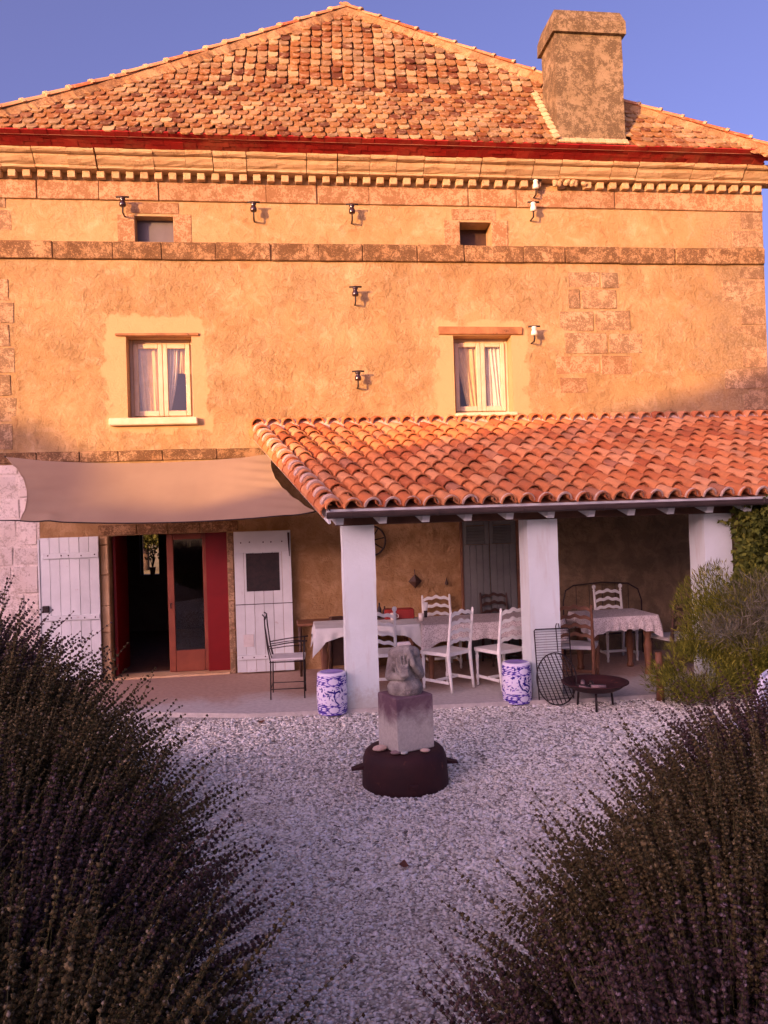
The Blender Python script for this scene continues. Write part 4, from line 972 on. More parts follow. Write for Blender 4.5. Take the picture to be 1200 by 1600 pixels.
def slat_poly(w_, h, amp):
    up, lo = [], []; n = 26
    for i in range(n+1):
        u = i/n; x = -w_/2+w_*u; c = amp*(math.cos((u-.5)*2*PI*3)*.5+.5)*(.55+.9*math.sin(PI*u)); base = .028*math.sin(PI*u)
        up.append((x, h/2+c*.55+base)); lo.append((x, -h/2+c*.40+base))
    return up+lo[::-1]
def ladder_chair(label, x, y, facing, mat='white_wood', knob=False, group='ladder-back chairs on the porch', seat_mat=None):
    """origin on the floor under the seat, front towards local +y"""
    t = thing('ladder_back_chair', label, 'chair', (x, y, 0), facing, group); k = mat
    hw, hd, sh, H = .20, .19, .455, .98
    rk = lambda z: -hd-.015-(max(0, z-.45)*.13)-(max(0, .45-z)*.10)
    for sx in (-1, 1):
        def post(b, sx=sx):
            zs = [0, .12, .30, .44, .46, .55, .75, .93, .95]; b.tube([(sx*(hw+(0.0 if z < .5 else .0)), rk(z), z) for z in zs], [.016, .019, .022, .026, .026, .020, .018, .016, .016], 9)
        part('back_post', 'lc_post%d%s' % (sx, k), post, mat, t)
        kb = 'K' if knob else 'k'
        part('finial', 'lc_fin%d%s%s' % (sx, k, kb), (lambda b, sx=sx: b.lathe([(.016, 0), (.022, .012), (.012, .028), (.027, .048), (.030, .068), (.022, .088), (.0, .096)] if knob else [(.016, 0), (.018, .012), (.012, .022), (.014, .032), (.0, .042)], 10, (sx*hw, rk(.955), .948))), mat, t)
        part('leg', 'lc_leg%d%s' % (sx, k), (lambda b, sx=sx: b.lathe([(.014, 0), (.018, .03), (.013, .05), (.022, .09), (.022, .13), (.014, .15), (.019, .28), (.023, .37), (.014, .385), (.022, .40), (.024, sh)], 10, (sx*(hw+.015), hd, 0))), mat, t)
        part('stretcher', 'lc_str%d%s' % (sx, k), (lambda b, sx=sx: b.bevbox(sx*(hw+.008)-.010, sx*(hw+.008)+.010, -hd-.02, hd, .095, .13, .004)), mat, t)
    part('stretcher', 'lc_cross'+k, lambda b: b.bevbox(-hw, hw, -.01, .012, .10, .135, .004), mat, t)
    part('seat', 'lc_seat'+k+str(seat_mat), lambda b: (b.prism([(-hw-.02, -hd-.02), (hw+.02, -hd-.02), (hw+.035, hd+.03), (-hw-.035, hd+.03)], sh-.03, sh+.012, 'z')), seat_mat or mat, t)
    for j in range(4):
        z = .575+j*.112
        part('slat', 'lc_slat%d%s' % (j, k), (lambda b, z=z: b.prism(slat_poly(2*hw-.012, .040, .030), rk(z)-.008, rk(z)+.008, 'y', Matrix.Translation((0, 0, z)))), mat, t)
    return t
def face(dx, dy): return math.atan2(-dx, dy)
# chairs are placed from their floor points
ladder_chair('white ladder-back chair nearest the statue, turned towards the lace-covered table', 1.86, -1.66, face(-.60, .80))
ladder_chair('white ladder-back chair drawn up behind the right blue and white stool', 2.53, -1.70, face(-.42, .90))
ladder_chair('cream ladder-back chair with round knobs half hidden by the nearest column', 1.04, -1.52, face(.10, 1), knob=True)
ladder_chair('cream ladder-back chair on the far side of the lace-covered table', 2.06, -.36, face(0.05, -1))
ladder_chair('dark ladder-back chair standing before the grey shutter', 2.93, -.34, face(.12, -1), 'dark_wood')  # unlit chair: its shade is put into the dark wood colour
ladder_chair('pale ladder-back chair beside the middle column, its shade painted grey-brown', 3.52, -1.72, face(.45, .9), 'mid_wood', seat_mat='cushion')  # pale chair standing in shade, the shade painted as brown wood
ladder_chair('cream chair with two round knobs behind the far table', 4.55, -.52, face(0, -1), knob=True)
ladder_chair('dark ladder-back chair at the right end of the far table', 4.92, -1.48, face(-.2, 1), 'dark_wood', seat_mat='cushion')
# things on the tables
t = thing('mug', 'cream mug on the white-clothed table', 'mug', (1.33, -.80, .748)); b = MB(); b.lathe([(0, 0), (.04, 0), (.043, .09), (.038, .09), (.036, .01), (0, .008)], 14); b.build('cup', 'ceramic_white', t); b = MB(); b.tube([(.04, 0, .075), (.065, 0, .065), (.065, 0, .03), (.041, 0, .02)], .006, 6); b.build('handle', 'ceramic_white', t)
o = MB().bevbox(-.20, .20, -.10, .10, 0, .13, .01).build('red_box', 'red_box', None, (1.42, -.66, .748)); tag(o, 'red box standing on the white-clothed table', 'box')
t = thing('bottle_tray', 'dark cluster of bottles at the back of the white-clothed table', 'bottles', (1.16, -.66, .748))
for x, h in ((-.07, .16), (0, .20), (.07, .15)): b = MB(); b.lathe([(0, 0), (.03, 0), (.03, h*.6), (.011, h*.78), (.011, h), (0, h)], 10); b.build('bottle', 'iron', t, (x, 0, .02))
b = MB(); b.bevbox(-.13, .13, -.06, .06, 0, .018, .004); b.build('tray', 'dark_wood', t)
b = MB(); b.lathe([(0, 0), (.03, 0), (.036, .10), (.032, .10), (.028, .008), (0, .008)], 14); tag(b.build('glass', 'ceramic_white', None, (1.66, -1.05, .75)), 'small pale tumbler at the left end of the lace-covered table', 'tumbler')
t = thing('napkin_vase', 'narrow vase holding a folded white napkin on the lace-covered table', 'vase', (1.78, -.72, .75)); b = MB(); b.lathe([(0, 0), (.022, 0), (.026, .09), (0, .09)], 10); b.build('vase', 'iron', t); b = MB(); b.add([(-.03, 0, .09), (.03, .01, .09), (.035, 0, .20), (-.045, .0, .21), (0, -.03, .1)], [(0, 4, 3), (4, 1, 2), (4, 2, 3), (0, 3, 1), (1, 3, 2)]); b.build('napkin', 'cloth', t)

# wrought-iron armchair by the door
t = thing('iron_armchair', 'thin black wrought-iron armchair with pale seat beside the white shutter', 'chair', (-.08, -1.57, 0), face(.99, -.05))
hw, hd = .19, .20
for sx in (-1, 1):
    b = MB(); b.tube([(sx*hw, -hd, 0), (sx*hw, -hd+.01, .44), (sx*hw, -hd-.02, .60), (sx*hw, -hd-.045, .85), (sx*(hw-.03), -hd-.05, .98), (sx*(hw-.06), -hd-.075, 1.0)], .008, 7); b.build('back_post', 'iron', t)
    b = MB(); b.tube([(sx*(hw-.07), -hd+.03, .44), (sx*(hw-.05), -hd-.01, .60), (sx*(hw-.03), -hd-.045, .85), (sx*(hw-.01), -hd-.05, .96)], .007, 6); b.build('back_bar', 'iron', t)
    b = MB(); b.tube([(sx*hw, hd, 0), (sx*hw, hd, .44), (sx*hw, hd+.005, .67), (sx*hw, hd-.03, .675), (sx*hw, hd+.05, .678)], .008, 7); b.build('leg', 'iron', t)
    b = MB(); b.tube([(sx*hw, -hd-.015, .63), (sx*hw, 0, .66), (sx*hw, hd, .675)], .007, 6); b.tube([(sx*hw, -hd-.012, .60), (sx*hw, 0, .625), (sx*hw, hd, .63)], .006, 6); b.build('armrest', 'iron', t)
    b = MB(); b.tube([(sx*hw, -hd, .12), (sx*hw, hd, .12)], .006, 6); b.build('stretcher', 'iron', t)
b = MB(); b.tube([(-hw, hd, .12), (hw, hd, .12)], .006, 6); b.tube([(-hw, -hd, .12), (hw, -hd, .12)], .006, 6); b.tube([(-hw+.05, -hd-.05, .97), (0, -hd-.055, .93), (hw-.05, -hd-.05, .97)], .007, 6); b.build('stretcher', 'iron', t)
b = MB(); b.tube([(-hw, -hd, .44), (-hw, hd, .44), (hw, hd, .44), (hw, -hd, .44), (-hw, -hd, .44)], .008, 6); b.build('seat_frame', 'iron', t)
b = MB(); b.bevbox(-hw-.005, hw+.005, -hd+.0, hd+.015, .452, .482, .012); b.build('seat_pad', 'cushion', t)
t = thing('iron_arch', 'arched iron bedstead standing against the wall behind the far table', 'bedstead', (4.53, -.12, 0))
b = MB(); b.tube([(-.60, 0, 0), (-.60, 0, .80), (-.56, 0, .96), (-.44, 0, 1.03), (0, 0, 1.06), (.40, 0, 1.03), (.55, 0, .94), (.60, 0, .78), (.60, 0, 0)], .011, 8); b.build('arch', 'iron', t)
for i in range(5): b = MB(); b.tube([(-.40+i*.2, 0, .3), (-.40+i*.2, 0, 1.03)], .004, 6); b.build('bar', 'iron', t)
b = MB(); b.tube([(-.6, 0, .3), (.6, 0, .3)], .012, 6); b.build('rail', 'iron', t)

# ------------------------------------------------------------------ blue and white garden stools
def stool(label, x, y, dragon, rz):
    NA, NH = 150, 96; Rm = lambda u: .160+.012*math.sin(PI*min(max(u, 0), 1))**.8
    v = []; f = []; col = []
    H = .445
    blue, mid, white = srgb(40, 22, 128), srgb(118, 96, 186), srgb(226, 222, 236)
    gr = np.random.default_rng(5 if dragon else 9)
    flowers = [(gr.uniform(-PI, PI), gr.uniform(.06, .94), gr.uniform(.012, .021)) for _ in range(30)]
    leaves = [(gr.uniform(-PI, PI), gr.uniform(.04, .96), gr.uniform(0, PI), gr.uniform(.010, .022)) for _ in range(260)]
    if dragon: path = [(-.40, .62), (-.34, .50), (-.16, .38), (.05, .36), (.22, .30), (.36, .36), (.38, .44), (.22, .48), (.02, .48), (-.10, .54)]; loop = [(.02, .50), (-.02, .60), (.04, .68), (.12, .66), (.10, .56)]
    else: path = [(-.36, .60), (-.10, .58), (.08, .56), (.36, .60), (.44, .56)]; loop = [(.06, .62), (.04, .46), (.14, .34), (.36, .26), (.50, .24)]
    def dseg(p, a, c):
        ax, ay = a; cx, cy = c; px, py = p; dx, dy = cx-ax, cy-ay; t_ = max(0, min(1, ((px-ax)*dx+(py-ay)*dy)/(dx*dx+dy*dy))); return math.hypot(px-ax-dx*t_, py-ay-dy*t_)
    S = []
    for pl, wd in ((path, .020), (loop, .015)):
        q = [(a*.165, h*H) for a, h in pl]; S += [(a, c, wd*(.75 if dragon else .8)) for a, c in zip(q[:-1], q[1:])]
    def paint(a, u):
        x_, z_ = a*.165, u*H; c = white
        cart = [(0, .83, .33, .075), (0, .14, .33, .075), (PI, .83, .33, .075), (PI, .14, .33, .075)]
        incart = 0
        for ca, cu, ra, ru in cart:
            da = (a-ca+PI) % (2*PI)-PI; q = math.hypot(da/ra, (u-cu)/ru)
            if q < 1+.10*math.sin(9*math.atan2((u-cu)/ru, da/ra)): incart = 2
            elif q < 1.25: incart = max(incart, 1)
        if u > .965 or u < .02: return white if u > .965 else mid
        if incart == 2: return white
        if incart == 1: c = mid
        band = (u > .70 or u < .27)
        if band:
            s_ = math.sin(a*9+2*math.sin(u*40))*math.sin(u*75+3*math.sin(a*3)); c = blue if s_ > .45 else (mid if s_ > -.1 else c)
        for fa, fu, fr in flowers:
            da = (a-fa+PI) % (2*PI)-PI; q = math.hypot(da*.165, (u-fu)*H)
            if q < fr*(.75+.25*math.cos(5*math.atan2(u-fu, da))): return blue
        if not band:
            for la, lu, lr, ls in leaves:
                da = (a-la+PI) % (2*PI)-PI
                if abs(da) < .2:
                    px, pz = da*.165, (u-lu)*H; p1 = px*math.cos(lr)+pz*math.sin(lr); p2 = -px*math.sin(lr)+pz*math.cos(lr)
                    if (p1/ls)**2+(p2/(ls*.32))**2 < 1: c = blue if ls > .017 else mid
            if abs(a) < 1.0:
                for sa_, sc_, wd in S:
                    if dseg((x_, z_), sa_, sc_) < wd*.62: return blue
                    if dseg((x_, z_), sa_, sc_) < wd*1.15: c = white
        return c
    for j in range(NH+1):
        u = j/NH; r_ = Rm(u)
        if j == 0: r_ -= .004
        for i in range(NA):
            a = 2*PI*i/NA-PI; v.append((r_*math.sin(a), -r_*math.cos(a), u*H)); col.append(paint(a, u))
    for j in range(NH):
        for i in range(NA): f.append((j*NA+i, j*NA+(i+1) % NA, (j+1)*NA+(i+1) % NA, (j+1)*NA+i))
    for r_, z_ in ((.144, H+.010), (.120, H+.012), (.06, H+.006), (.001, H+.006)):
        o_ = len(v)
        for i in range(NA): a = 2*PI*i/NA-PI; v.append((r_*math.sin(a), -r_*math.cos(a), z_)); col.append(white if r_ > .13 else mid)
        for i in range(NA): f.append((o_-NA+i, o_-NA+(i+1) % NA, o_+(i+1) % NA, o_+i))
    me = bpy.data.meshes.new('garden_stool'); me.from_pydata(v, [], f); me.polygons.foreach_set('use_smooth', [True]*len(f))
    ca = me.color_attributes.new('print', 'FLOAT_COLOR', 'POINT'); ca.data.foreach_set('color', np.array([(*c, 1) for c in col], dtype=np.float32).ravel()); me.update()
    o = obj('garden_stool', me, 'stool', None, (x, y, -.03), (0, 0, rz)); return tag(o, label, 'stool', 'blue and white ceramic garden stools')
stool('blue and white ceramic drum stool left of the nearest column, painted with a bird', .405, -2.42, False, .05)
stool('blue and white ceramic drum stool before the middle column, painted with a dragon', 2.505, -2.45, True, .25)

# ------------------------------------------------------------------ grills, fire bowl, post
t = thing('rectangular_grill', 'rectangular wire grill with handle leaning on the middle column', 'grill', (2.93, -2.56, -.03)); t.rotation_euler = (R(-7), 0, R(-1))
b = MB(); b.tube([(-.20, 0, .015), (-.205, 0, .80), (-.19, 0, .815), (.19, 0, .815), (.205, 0, .80), (.20, 0, .015)], .0075, 6); b.build('frame', 'iron', t)
for i in range(26): part('wire', 'grillwire', lambda b: b.tube([(-.20, 0, 0), (.20, 0, 0)], .0026, 5), 'iron', t, (0, 0, .06+i*.029))
b = MB(); b.tube([(.055, -.004, .55), (.05, -.004, .84), (.06, -.004, .87), (.085, -.004, .87), (.09, -.004, .82)], .006, 6); b.build('handle', 'iron', t)
t = thing('round_grill', 'round black grill grate leaning in front of the rectangular one', 'grill', (2.90, -2.72, -.03)); t.rotation_euler = (R(-10), 0, 0)
rr = .285
b = MB(); b.tube([(rr*.80*math.cos(a), 0, rr+rr*math.sin(a)) for a in [2*PI*k/40 for k in range(41)]], .008, 6, False); b.build('ring', 'iron', t)
for i in range(9):
    o_ = -.8+i*.2; L = math.sqrt(max(.02, 1-o_*o_)); an = R(-22); dx, dz = math.sin(an), math.cos(an); px, pz = math.cos(an)*o_, -math.sin(an)*o_
    b = MB(); b.tube([(rr*.80*(px-dx*L), 0, rr+rr*(pz-dz*L)), (rr*.80*(px+dx*L), 0, rr+rr*(pz+dz*L))], .006, 6); b.build('bar', 'iron', t)
b = MB(); b.tube([(-.14, .005, .06), (.15, .005, .07)], .006, 6); b.build('bar', 'iron', t)
t = thing('fire_bowl', 'shallow rusty fire bowl on three legs in front of the porch', 'fire bowl', (3.27, -2.85, -.05))
b = MB(); b.lathe([(0, .175), (.12, .18), (.22, .20), (.29, .235), (.345, .278), (.362, .282), (.362, .292), (.340, .292), (.28, .25), (.2, .215), (0, .195)], 36); b.build('bowl', 'rust', t)
for a in (R(250), R(10), R(130)): b = MB(); b.tube([(.20*math.cos(a), .20*math.sin(a), .20), (.22*math.cos(a), .22*math.sin(a), .0)], .013, 7); b.build('leg', 'iron', t)
t = thing('charred_logs', 'charred wood and ash lying in the fire bowl', 'logs', (3.27, -2.85, .16))
for i in range(7): b = MB(); a = rnd.uniform(0, PI); p = Vector((rnd.uniform(-.16, .16), rnd.uniform(-.12, .12), .035)); d = Vector((math.cos(a), math.sin(a), rnd.uniform(0, .25)))*.08; b.tube([p-d, p+d], rnd.uniform(.014, .026), 7); b.build('log', 'iron' if i % 2 else 'pebble', t)
b = MB(); b.tube([(0, 0, -.1), (.006, 0, .25), (-.004, .004, .50)], [.045, .042, .040], 9); tag(b.build('post', 'mid_wood', None, (4.07, -2.75, 0)), 'short brown wooden post in front of the green shrub', 'post')

# ------------------------------------------------------------------ statue on pedestal on cauldron
GX, GY = .865, -4.77
gz = float(ground_h(GX, GY))
t = thing('cauldron', 'upturned rusty iron cauldron with two side handles carrying the pedestal', 'cauldron', (GX, GY, gz-.02))
b = MB(); b.lathe([(.0, .002), (.352, .0), (.350, .06), (.345, .16), (.338, .24), (.322, .285), (.295, .31), (.24, .322), (.0, .325)], 44); b.build('body', 'rust', t)
for sx in (-1, 1):
    b = MB(); b.add([(sx*.33, -.05, .165), (sx*.33, .05, .165), (sx*.435, .03, .155), (sx*.435, -.03, .155), (sx*.33, -.05, .195), (sx*.33, .05, .195), (sx*.435, .03, .170), (sx*.435, -.03, .170)], [(0, 1, 2, 3), (4, 7, 6, 5), (0, 4, 5, 1), (3, 2, 6, 7), (0, 3, 7, 4), (1, 5, 6, 2)]); b.build('handle', 'rust', t)
b = MB(); b.bevbox(-.02, .05, -.372, -.345, .09, .12, .005); b.build('lug', 'rust', t)
PZ = gz+.305
b = MB(); b.bevbox(-.172, .172, -.155, .155, 0, .43, .008, .004); o = b.build('pedestal', 'pedestal', None, (GX+.015, GY-.03, PZ), (0, 0, R(22))); tag(o, 'square stone block stained dark at its top under the statue', 'pedestal')
for x, y, s_, m_, l, nm in ((-.21, -.10, .055, 'shell', 'pale flat shell at the left edge of the cauldron top', 'shell'), (-.10, -.22, .038, 'pebble', 'grey-brown pebble on the cauldron at the front corner of the pedestal', 'pebble'), (-.035, -.235, .028, 'white_render', 'small white pebble on the cauldron in front of the pedestal', 'pebble'), (.135, -.215, .036, 'shell', 'ribbed cream shell on the cauldron below the right of the pedestal', 'shell')):
    b = MB(); b.ball((0, 0, 0), s_, 10, 6, (1.15, .8, .42), Euler((0, 0, rnd.uniform(-.4, .4))).to_matrix()); tag(b.build(nm, m_, None, (GX+x, GY+y, gz+.305+s_*.36)), l, 'shell' if nm == 'shell' else 'pebble')
# headless kneeling figure, both hands raised to the chest: one surface grown from joints
def capsule(b, p, q, r1, r2, n=6):
    p, q = Vector(p), Vector(q); b.tube([p+(q-p)*i/n for i in range(n+1)], [r1+(r2-r1)*i/n for i in range(n+1)], 12); b.ball(p, r1, 12, 8); b.ball(q, r2, 12, 8)
b = MB()
b.lathe([(0, -.01), (.128, -.01), (.143, .02), (.145, .06), (.118, .10), (.090, .14), (.076, .19), (.076, .24), (.088, .29), (.096, .325), (.088, .355), (.062, .38), (.045, .392), (.0, .394)], 28)
b.ball((0, -.02, .055), .13, 16, 10, (1.06, 1.0, .55))
for sx in (-1, 1):
    capsule(b, (sx*.078, .012, .315), (sx*.126, -.005, .145), .047, .037)     # upper arm
    b.ball((sx*.066, .004, .318), .060, 14, 10, (1.1, 1, .95))
capsule(b, (-.126, -.008, .140), (-.020, -.122, .150), .036, .027)            # forearm drawn across, hand turned up
capsule(b, (.126, -.008, .140), (.060, -.105, .250), .034, .025); capsule(b, (.060, -.105, .250), (.030, -.088, .335), .027, .024)
hand = Matrix.Translation((-.016, -.138, .212)) @ Matrix.Rotation(R(-6), 4, 'Y') @ Matrix.Rotation(R(-20), 4, 'X') @ Matrix.Scale(1.28, 4)
def hp(x, y, z): return hand @ Vector((x, y, z))
b.bevbox(-.032, .032, -.013, .016, -.050, .030, .010, mat=hand)
for i, (fx, fl) in enumerate(((-.0285, .052), (-.0095, .068), (.0095, .064), (.0275, .050))):
    capsule(b, hp(fx, -.002, .022), hp(fx*1.15, -.008, .022+fl*.55), .0088, .008, 3); capsule(b, hp(fx*1.15, -.008, .022+fl*.55), hp(fx*1.2, -.002, .022+fl), .008, .0068, 3)
capsule(b, hp(-.030, 0, -.030), hp(-.048, -.004, .000), .010, .009, 3); capsule(b, hp(-.048, -.004, .0), hp(-.050, .0, .024), .009, .007, 3)
for i, (fx, fl) in enumerate(((.004, .034), (.020, .040), (.036, .036), (.050, .028))):
    capsule(b, (fx, -.098, .330), (fx-.006, -.072, .330+fl), .0085, .0065, 3)
tmp = b.build('tmp', 'statue'); md = tmp.modifiers.new('r', 'REMESH'); md.mode = 'VOXEL'; md.voxel_size = .0042
md2 = tmp.modifiers.new('s', 'SMOOTH'); md2.iterations = 2; md2.factor = .5
dg = bpy.context.evaluated_depsgraph_get(); me = bpy.data.meshes.new_from_object(tmp.evaluated_get(dg)); bpy.data.objects.remove(tmp)
me.polygons.foreach_set('use_smooth', [True]*len(me.polygons)); me.materials.clear()
st = thing('statue', 'headless stone figure with hands raised to its chest on a block', 'statue', (GX+.02, GY-.02, PZ+.43), R(-4))
obj('body', me, 'statue', st)
b = MB(); b.bevbox(-.055, .055, -.045, .045, .385, .405, .006, .003); b.build('neck_slab', 'white_stone', st)

# ------------------------------------------------------------------ white woven garden chair at the right edge
t = thing('woven_chair', 'white woven-cord garden chair half hidden behind lavender at the right edge', 'chair', (3.36, -6.02, 0.40), R(10))
bk = []
n = 14
for i in range(n):
    u = i/(n-1); z = .10+.40*u; wd = .26*math.sin(PI*(.30+.52*u))**.7
    b = MB(); b.tube([(-wd, .02*math.sin(i), z), (-wd*.6, .10, z+.015), (0, .15, z+.03), (wd*.6, .10, z+.015), (wd, .02*math.sin(i), z)], .0125, 6); b.build('cord', 'white_cord', t)
for sx in (-1, 1):
    pts = []
    for i in range(16): u = i/15; pts.append((sx*.262*math.sin(PI*(.30+.52*u))**.7, 0, .06+.46*u))
    b = MB(); b.tube([(sx*.16, -.02, -.20), (sx*.19, 0, -.05)]+pts, .016, 8); b.build('frame', 'white_cord', t)
b = MB(); b.tube([(-.14, 0, .52), (-.06, .02, .545), (0, .03, .56), (.06, .02, .545), (.14, 0, .52)], .018, 8); b.ball((0, .02, .575), .022, 10, 6); b.build('top_rail', 'white_cord', t)
b = MB(); b.lathe([(0, .03), (.22, .04), (.25, .06), (.22, .085), (0, .08)], 24, (0, .26, 0)); b.build('seat', 'white_cord', t)
for a in range(4): b = MB(); b.tube([(.15*math.cos(a*PI/2+.8), .26+.15*math.sin(a*PI/2+.8), .05), (.20*math.cos(a*PI/2+.8), .26+.20*math.sin(a*PI/2+.8), -.15)], .013, 7); b.build('leg', 'white_cord', t)

# ------------------------------------------------------------------ lavender
def lavender_meshes(seed, nst, rad, hgt, whorls=10):
    g = np.random.default_rng(seed)
    a = g.uniform(0, 2*PI, nst); q = g.uniform(0, 1, nst)**.58; th = q*R(54)+g.normal(0, R(7), nst)
    Ls = hgt*(.93+g.normal(0, .10, nst)+.30*(g.uniform(size=nst) < .13)*g.uniform(.4, 1, nst))*(1-.04*q)
    base = np.stack([.22*rad*q*np.cos(a), .22*rad*q*np.sin(a), np.zeros(nst)], -1)
    out = np.stack([np.cos(a), np.sin(a), np.zeros(nst)], -1); up = np.array([0, 0, 1.0])
    d1 = out*np.sin(th)[:, None]+up*np.cos(th)[:, None]; th0 = th*.75; d0 = out*np.sin(th0)[:, None]+up*np.cos(th0)[:, None]
    side = g.normal(0, .05, (nst, 3))
    def P(tt): return base+(d0*(tt*(1-.5*tt))[:, None]+d1*(.5*tt*tt)[:, None]+side*(tt*tt)[:, None])*Ls[:, None]
    # stems
    ts = np.array([0.25, .5, .75, 1.0]); V = []; ref = np.cross(d1, g.normal(size=(nst, 3))); ref /= np.linalg.norm(ref, axis=1, keepdims=True)
    ref2 = np.cross(d1, ref); rad_s = .0016
    for ti in ts:
        c = P(np.full(nst, ti))
        for k in range(3): V.append(c+(ref*math.cos(2.09*k)+ref2*math.sin(2.09*k))*rad_s*(1.25-.5*ti))
    V = np.stack(V, 1); fs = []
    for i in range(3):
        for k in range(3): fs.append((i*3+k, i*3+(k+1) % 3, i*3+3+(k+1) % 3, i*3+3+k))
    F = (np.array(fs)[None]+(np.arange(nst)*12)[:, None, None]).reshape(-1, 4)
    stem = np_mesh('stems', V.reshape(-1, 3), F, 'lav_stem')
    # flower spikes: whorls of little calyx clusters
    sp = []; mats = []; offs = []
    for w_ in range(whorls):
        lost = g.uniform(size=nst) < (.30 if w_ < 2 else .04)
        frac = w_/(whorls-1); tt = 1.0-(.20*(1-frac))+g.normal(0, .002, nst)
        c = P(tt); r_ = (.0112-.0045*frac)*(1+g.normal(0, .15, nst))
        for k in range(3):
            an = g.uniform(0, 2*PI, nst)
            off_ = (ref*np.cos(an)[:, None]+ref2*np.sin(an)[:, None])*(r_*.42)[:, None]
            m_ = rand_rot(nst, g)*np.stack([r_*1.0, r_*.75, r_*.62], -1)[:, None, :]
            keep = ~lost; mats.append(m_[keep]); offs.append((c+off_)[keep])
    v, f = scatter(OCT_V, OCT_F, np.concatenate(mats), np.concatenate(offs))
    spike = np_mesh('flower_spikes', v, f)
    # grey-green leaves low on the stems
    nl = nst*6; idx = g.integers(0, nst, nl); tt = g.uniform(.10, .60, nl)
    c = base[idx]+(d0[idx]*(tt*(1-.5*tt))[:, None]+d1[idx]*(.5*tt*tt)[:, None]+side[idx]*(tt*tt)[:, None])*Ls[idx][:, None]
    ld = d1[idx]*.8+g.normal(0, .55, (nl, 3)); ld /= np.linalg.norm(ld, axis=1, keepdims=True); lw = np.cross(ld, g.normal(size=(nl, 3))); lw /= np.linalg.norm(lw, axis=1, keepdims=True)
    LL = g.uniform(.035, .07, nl)[:, None]; ww = .0028
    v = np.stack([c, c+ld*LL*.5+lw*ww, c+ld*LL, c+ld*LL*.5-lw*ww], 1).reshape(-1, 3); f = np.arange(nl*4).reshape(-1, 4)
    leaf = np_mesh('leaves', v, f, 'lav_leaf')
    return stem, spike, leaf
LAV = [lavender_meshes(s_, 1450, .75, .86) for s_ in (1, 2, 3)]
for k, (st_, sp_, lf_) in enumerate(LAV): sp_.materials.append(M['lav_spike' if k != 1 else 'lav_spike_b'])
def lavender(x, y, z, sc, k, rz, label):
    t = thing('lavender_plant', label, 'lavender', (x, y, z), rz, 'lavender bordering the gravel path'); t.scale = (sc, sc, sc); t.rotation_euler = (Matrix.Rotation(R(21 if x < .3 else -20), 3, 'Y') @ Matrix.Rotation(rz, 3, 'Z')).to_euler()
    st_, sp_, lf_ = LAV[k]
    for nm, me in (('stems', st_), ('flower_spikes', sp_), ('leaves', lf_)): tag(obj(nm, me, None, t), kind='stuff')
def cw(cx, d): return cx*.9925+d*.1219, -10.97+d*.9925-cx*.1219
PL = [ # across, away from the camera, top height, size, label
    (-1.08, 1.95, .98, 1.0, 'lavender plant nearest the camera on the left of the path'),
    (-1.46, 2.75, 1.08, 1.05, 'second lavender plant from the camera on the left of the path'),
    (-1.78, 3.45, 1.22, 1.05, 'third lavender plant from the camera on the left of the path'),
    (-2.30, 4.15, 1.42, 1.10, 'farthest lavender plant on the left, before the white shutter'),
    (-2.95, 4.70, 1.66, 1.15, 'tall lavender plant at the left picture edge beside the limewashed stones'),
    (-1.75, 2.05, 1.16, 1.0, 'lavender plant at the lower left picture edge'),
    (-2.35, 3.05, 1.36, 1.1, 'lavender plant at the middle of the left picture edge'),
    (.84, 1.95, .92, 1.0, 'lavender plant nearest the camera on the right of the path'),
    (1.16, 2.60, .98, 1.0, 'second lavender plant from the camera on the right of the path'),
    (1.62, 3.20, 1.06, 1.0, 'third lavender plant from the camera on the right of the path'),
    (2.20, 3.95, 1.10, 1.0, 'farthest lavender plant on the right, before the white woven chair'),
    (1.72, 2.20, 1.06, 1.0, 'lavender plant at the lower right picture edge'),
    (2.45, 3.00, 1.06, 1.0, 'lavender plant at the middle of the right picture edge'),
]
for i, (cx, d, top, sc, lab) in enumerate(PL):
    x, y = cw(cx, d); lavender(x, y, top-.86*sc, sc, i % 3, i*1.7, lab)
# the earth under the rows
b = MB()
for side_, pts in ((0, [(-.55, 1.2), (-.85, 2.0), (-1.15, 3.0), (-1.5, 3.9), (-2.3, 4.9), (-4.5, 5.2), (-4.5, 1.2)]), (1, [(.55, 1.2), (.8, 2.0), (1.05, 2.9), (1.6, 3.6), (2.2, 4.3), (3.6, 4.6), (3.6, 1.2)])):
    pp = [cw(*p) for p in pts]; n = len(pp); c = (sum(p[0] for p in pp)/n, sum(p[1] for p in pp)/n)
    v = [(p[0], p[1], float(ground_h(p[0], p[1]))+.012) for p in pp]
    vin = [(p[0]*.6+c[0]*.4, p[1]*.6+c[1]*.4, float(ground_h(p[0]*.6+c[0]*.4, p[1]*.6+c[1]*.4))+.06) for p in pp]
    b.add(v+vin+[(c[0], c[1], float(ground_h(*c))+.08)], [(i, (i+1) % n, n+(i+1) % n, n+i) for i in range(n)]+[(n+i, n+(i+1) % n, 2*n) for i in range(n)])
tag(b.build('flower_bed_ground', 'earth'), kind='structure')

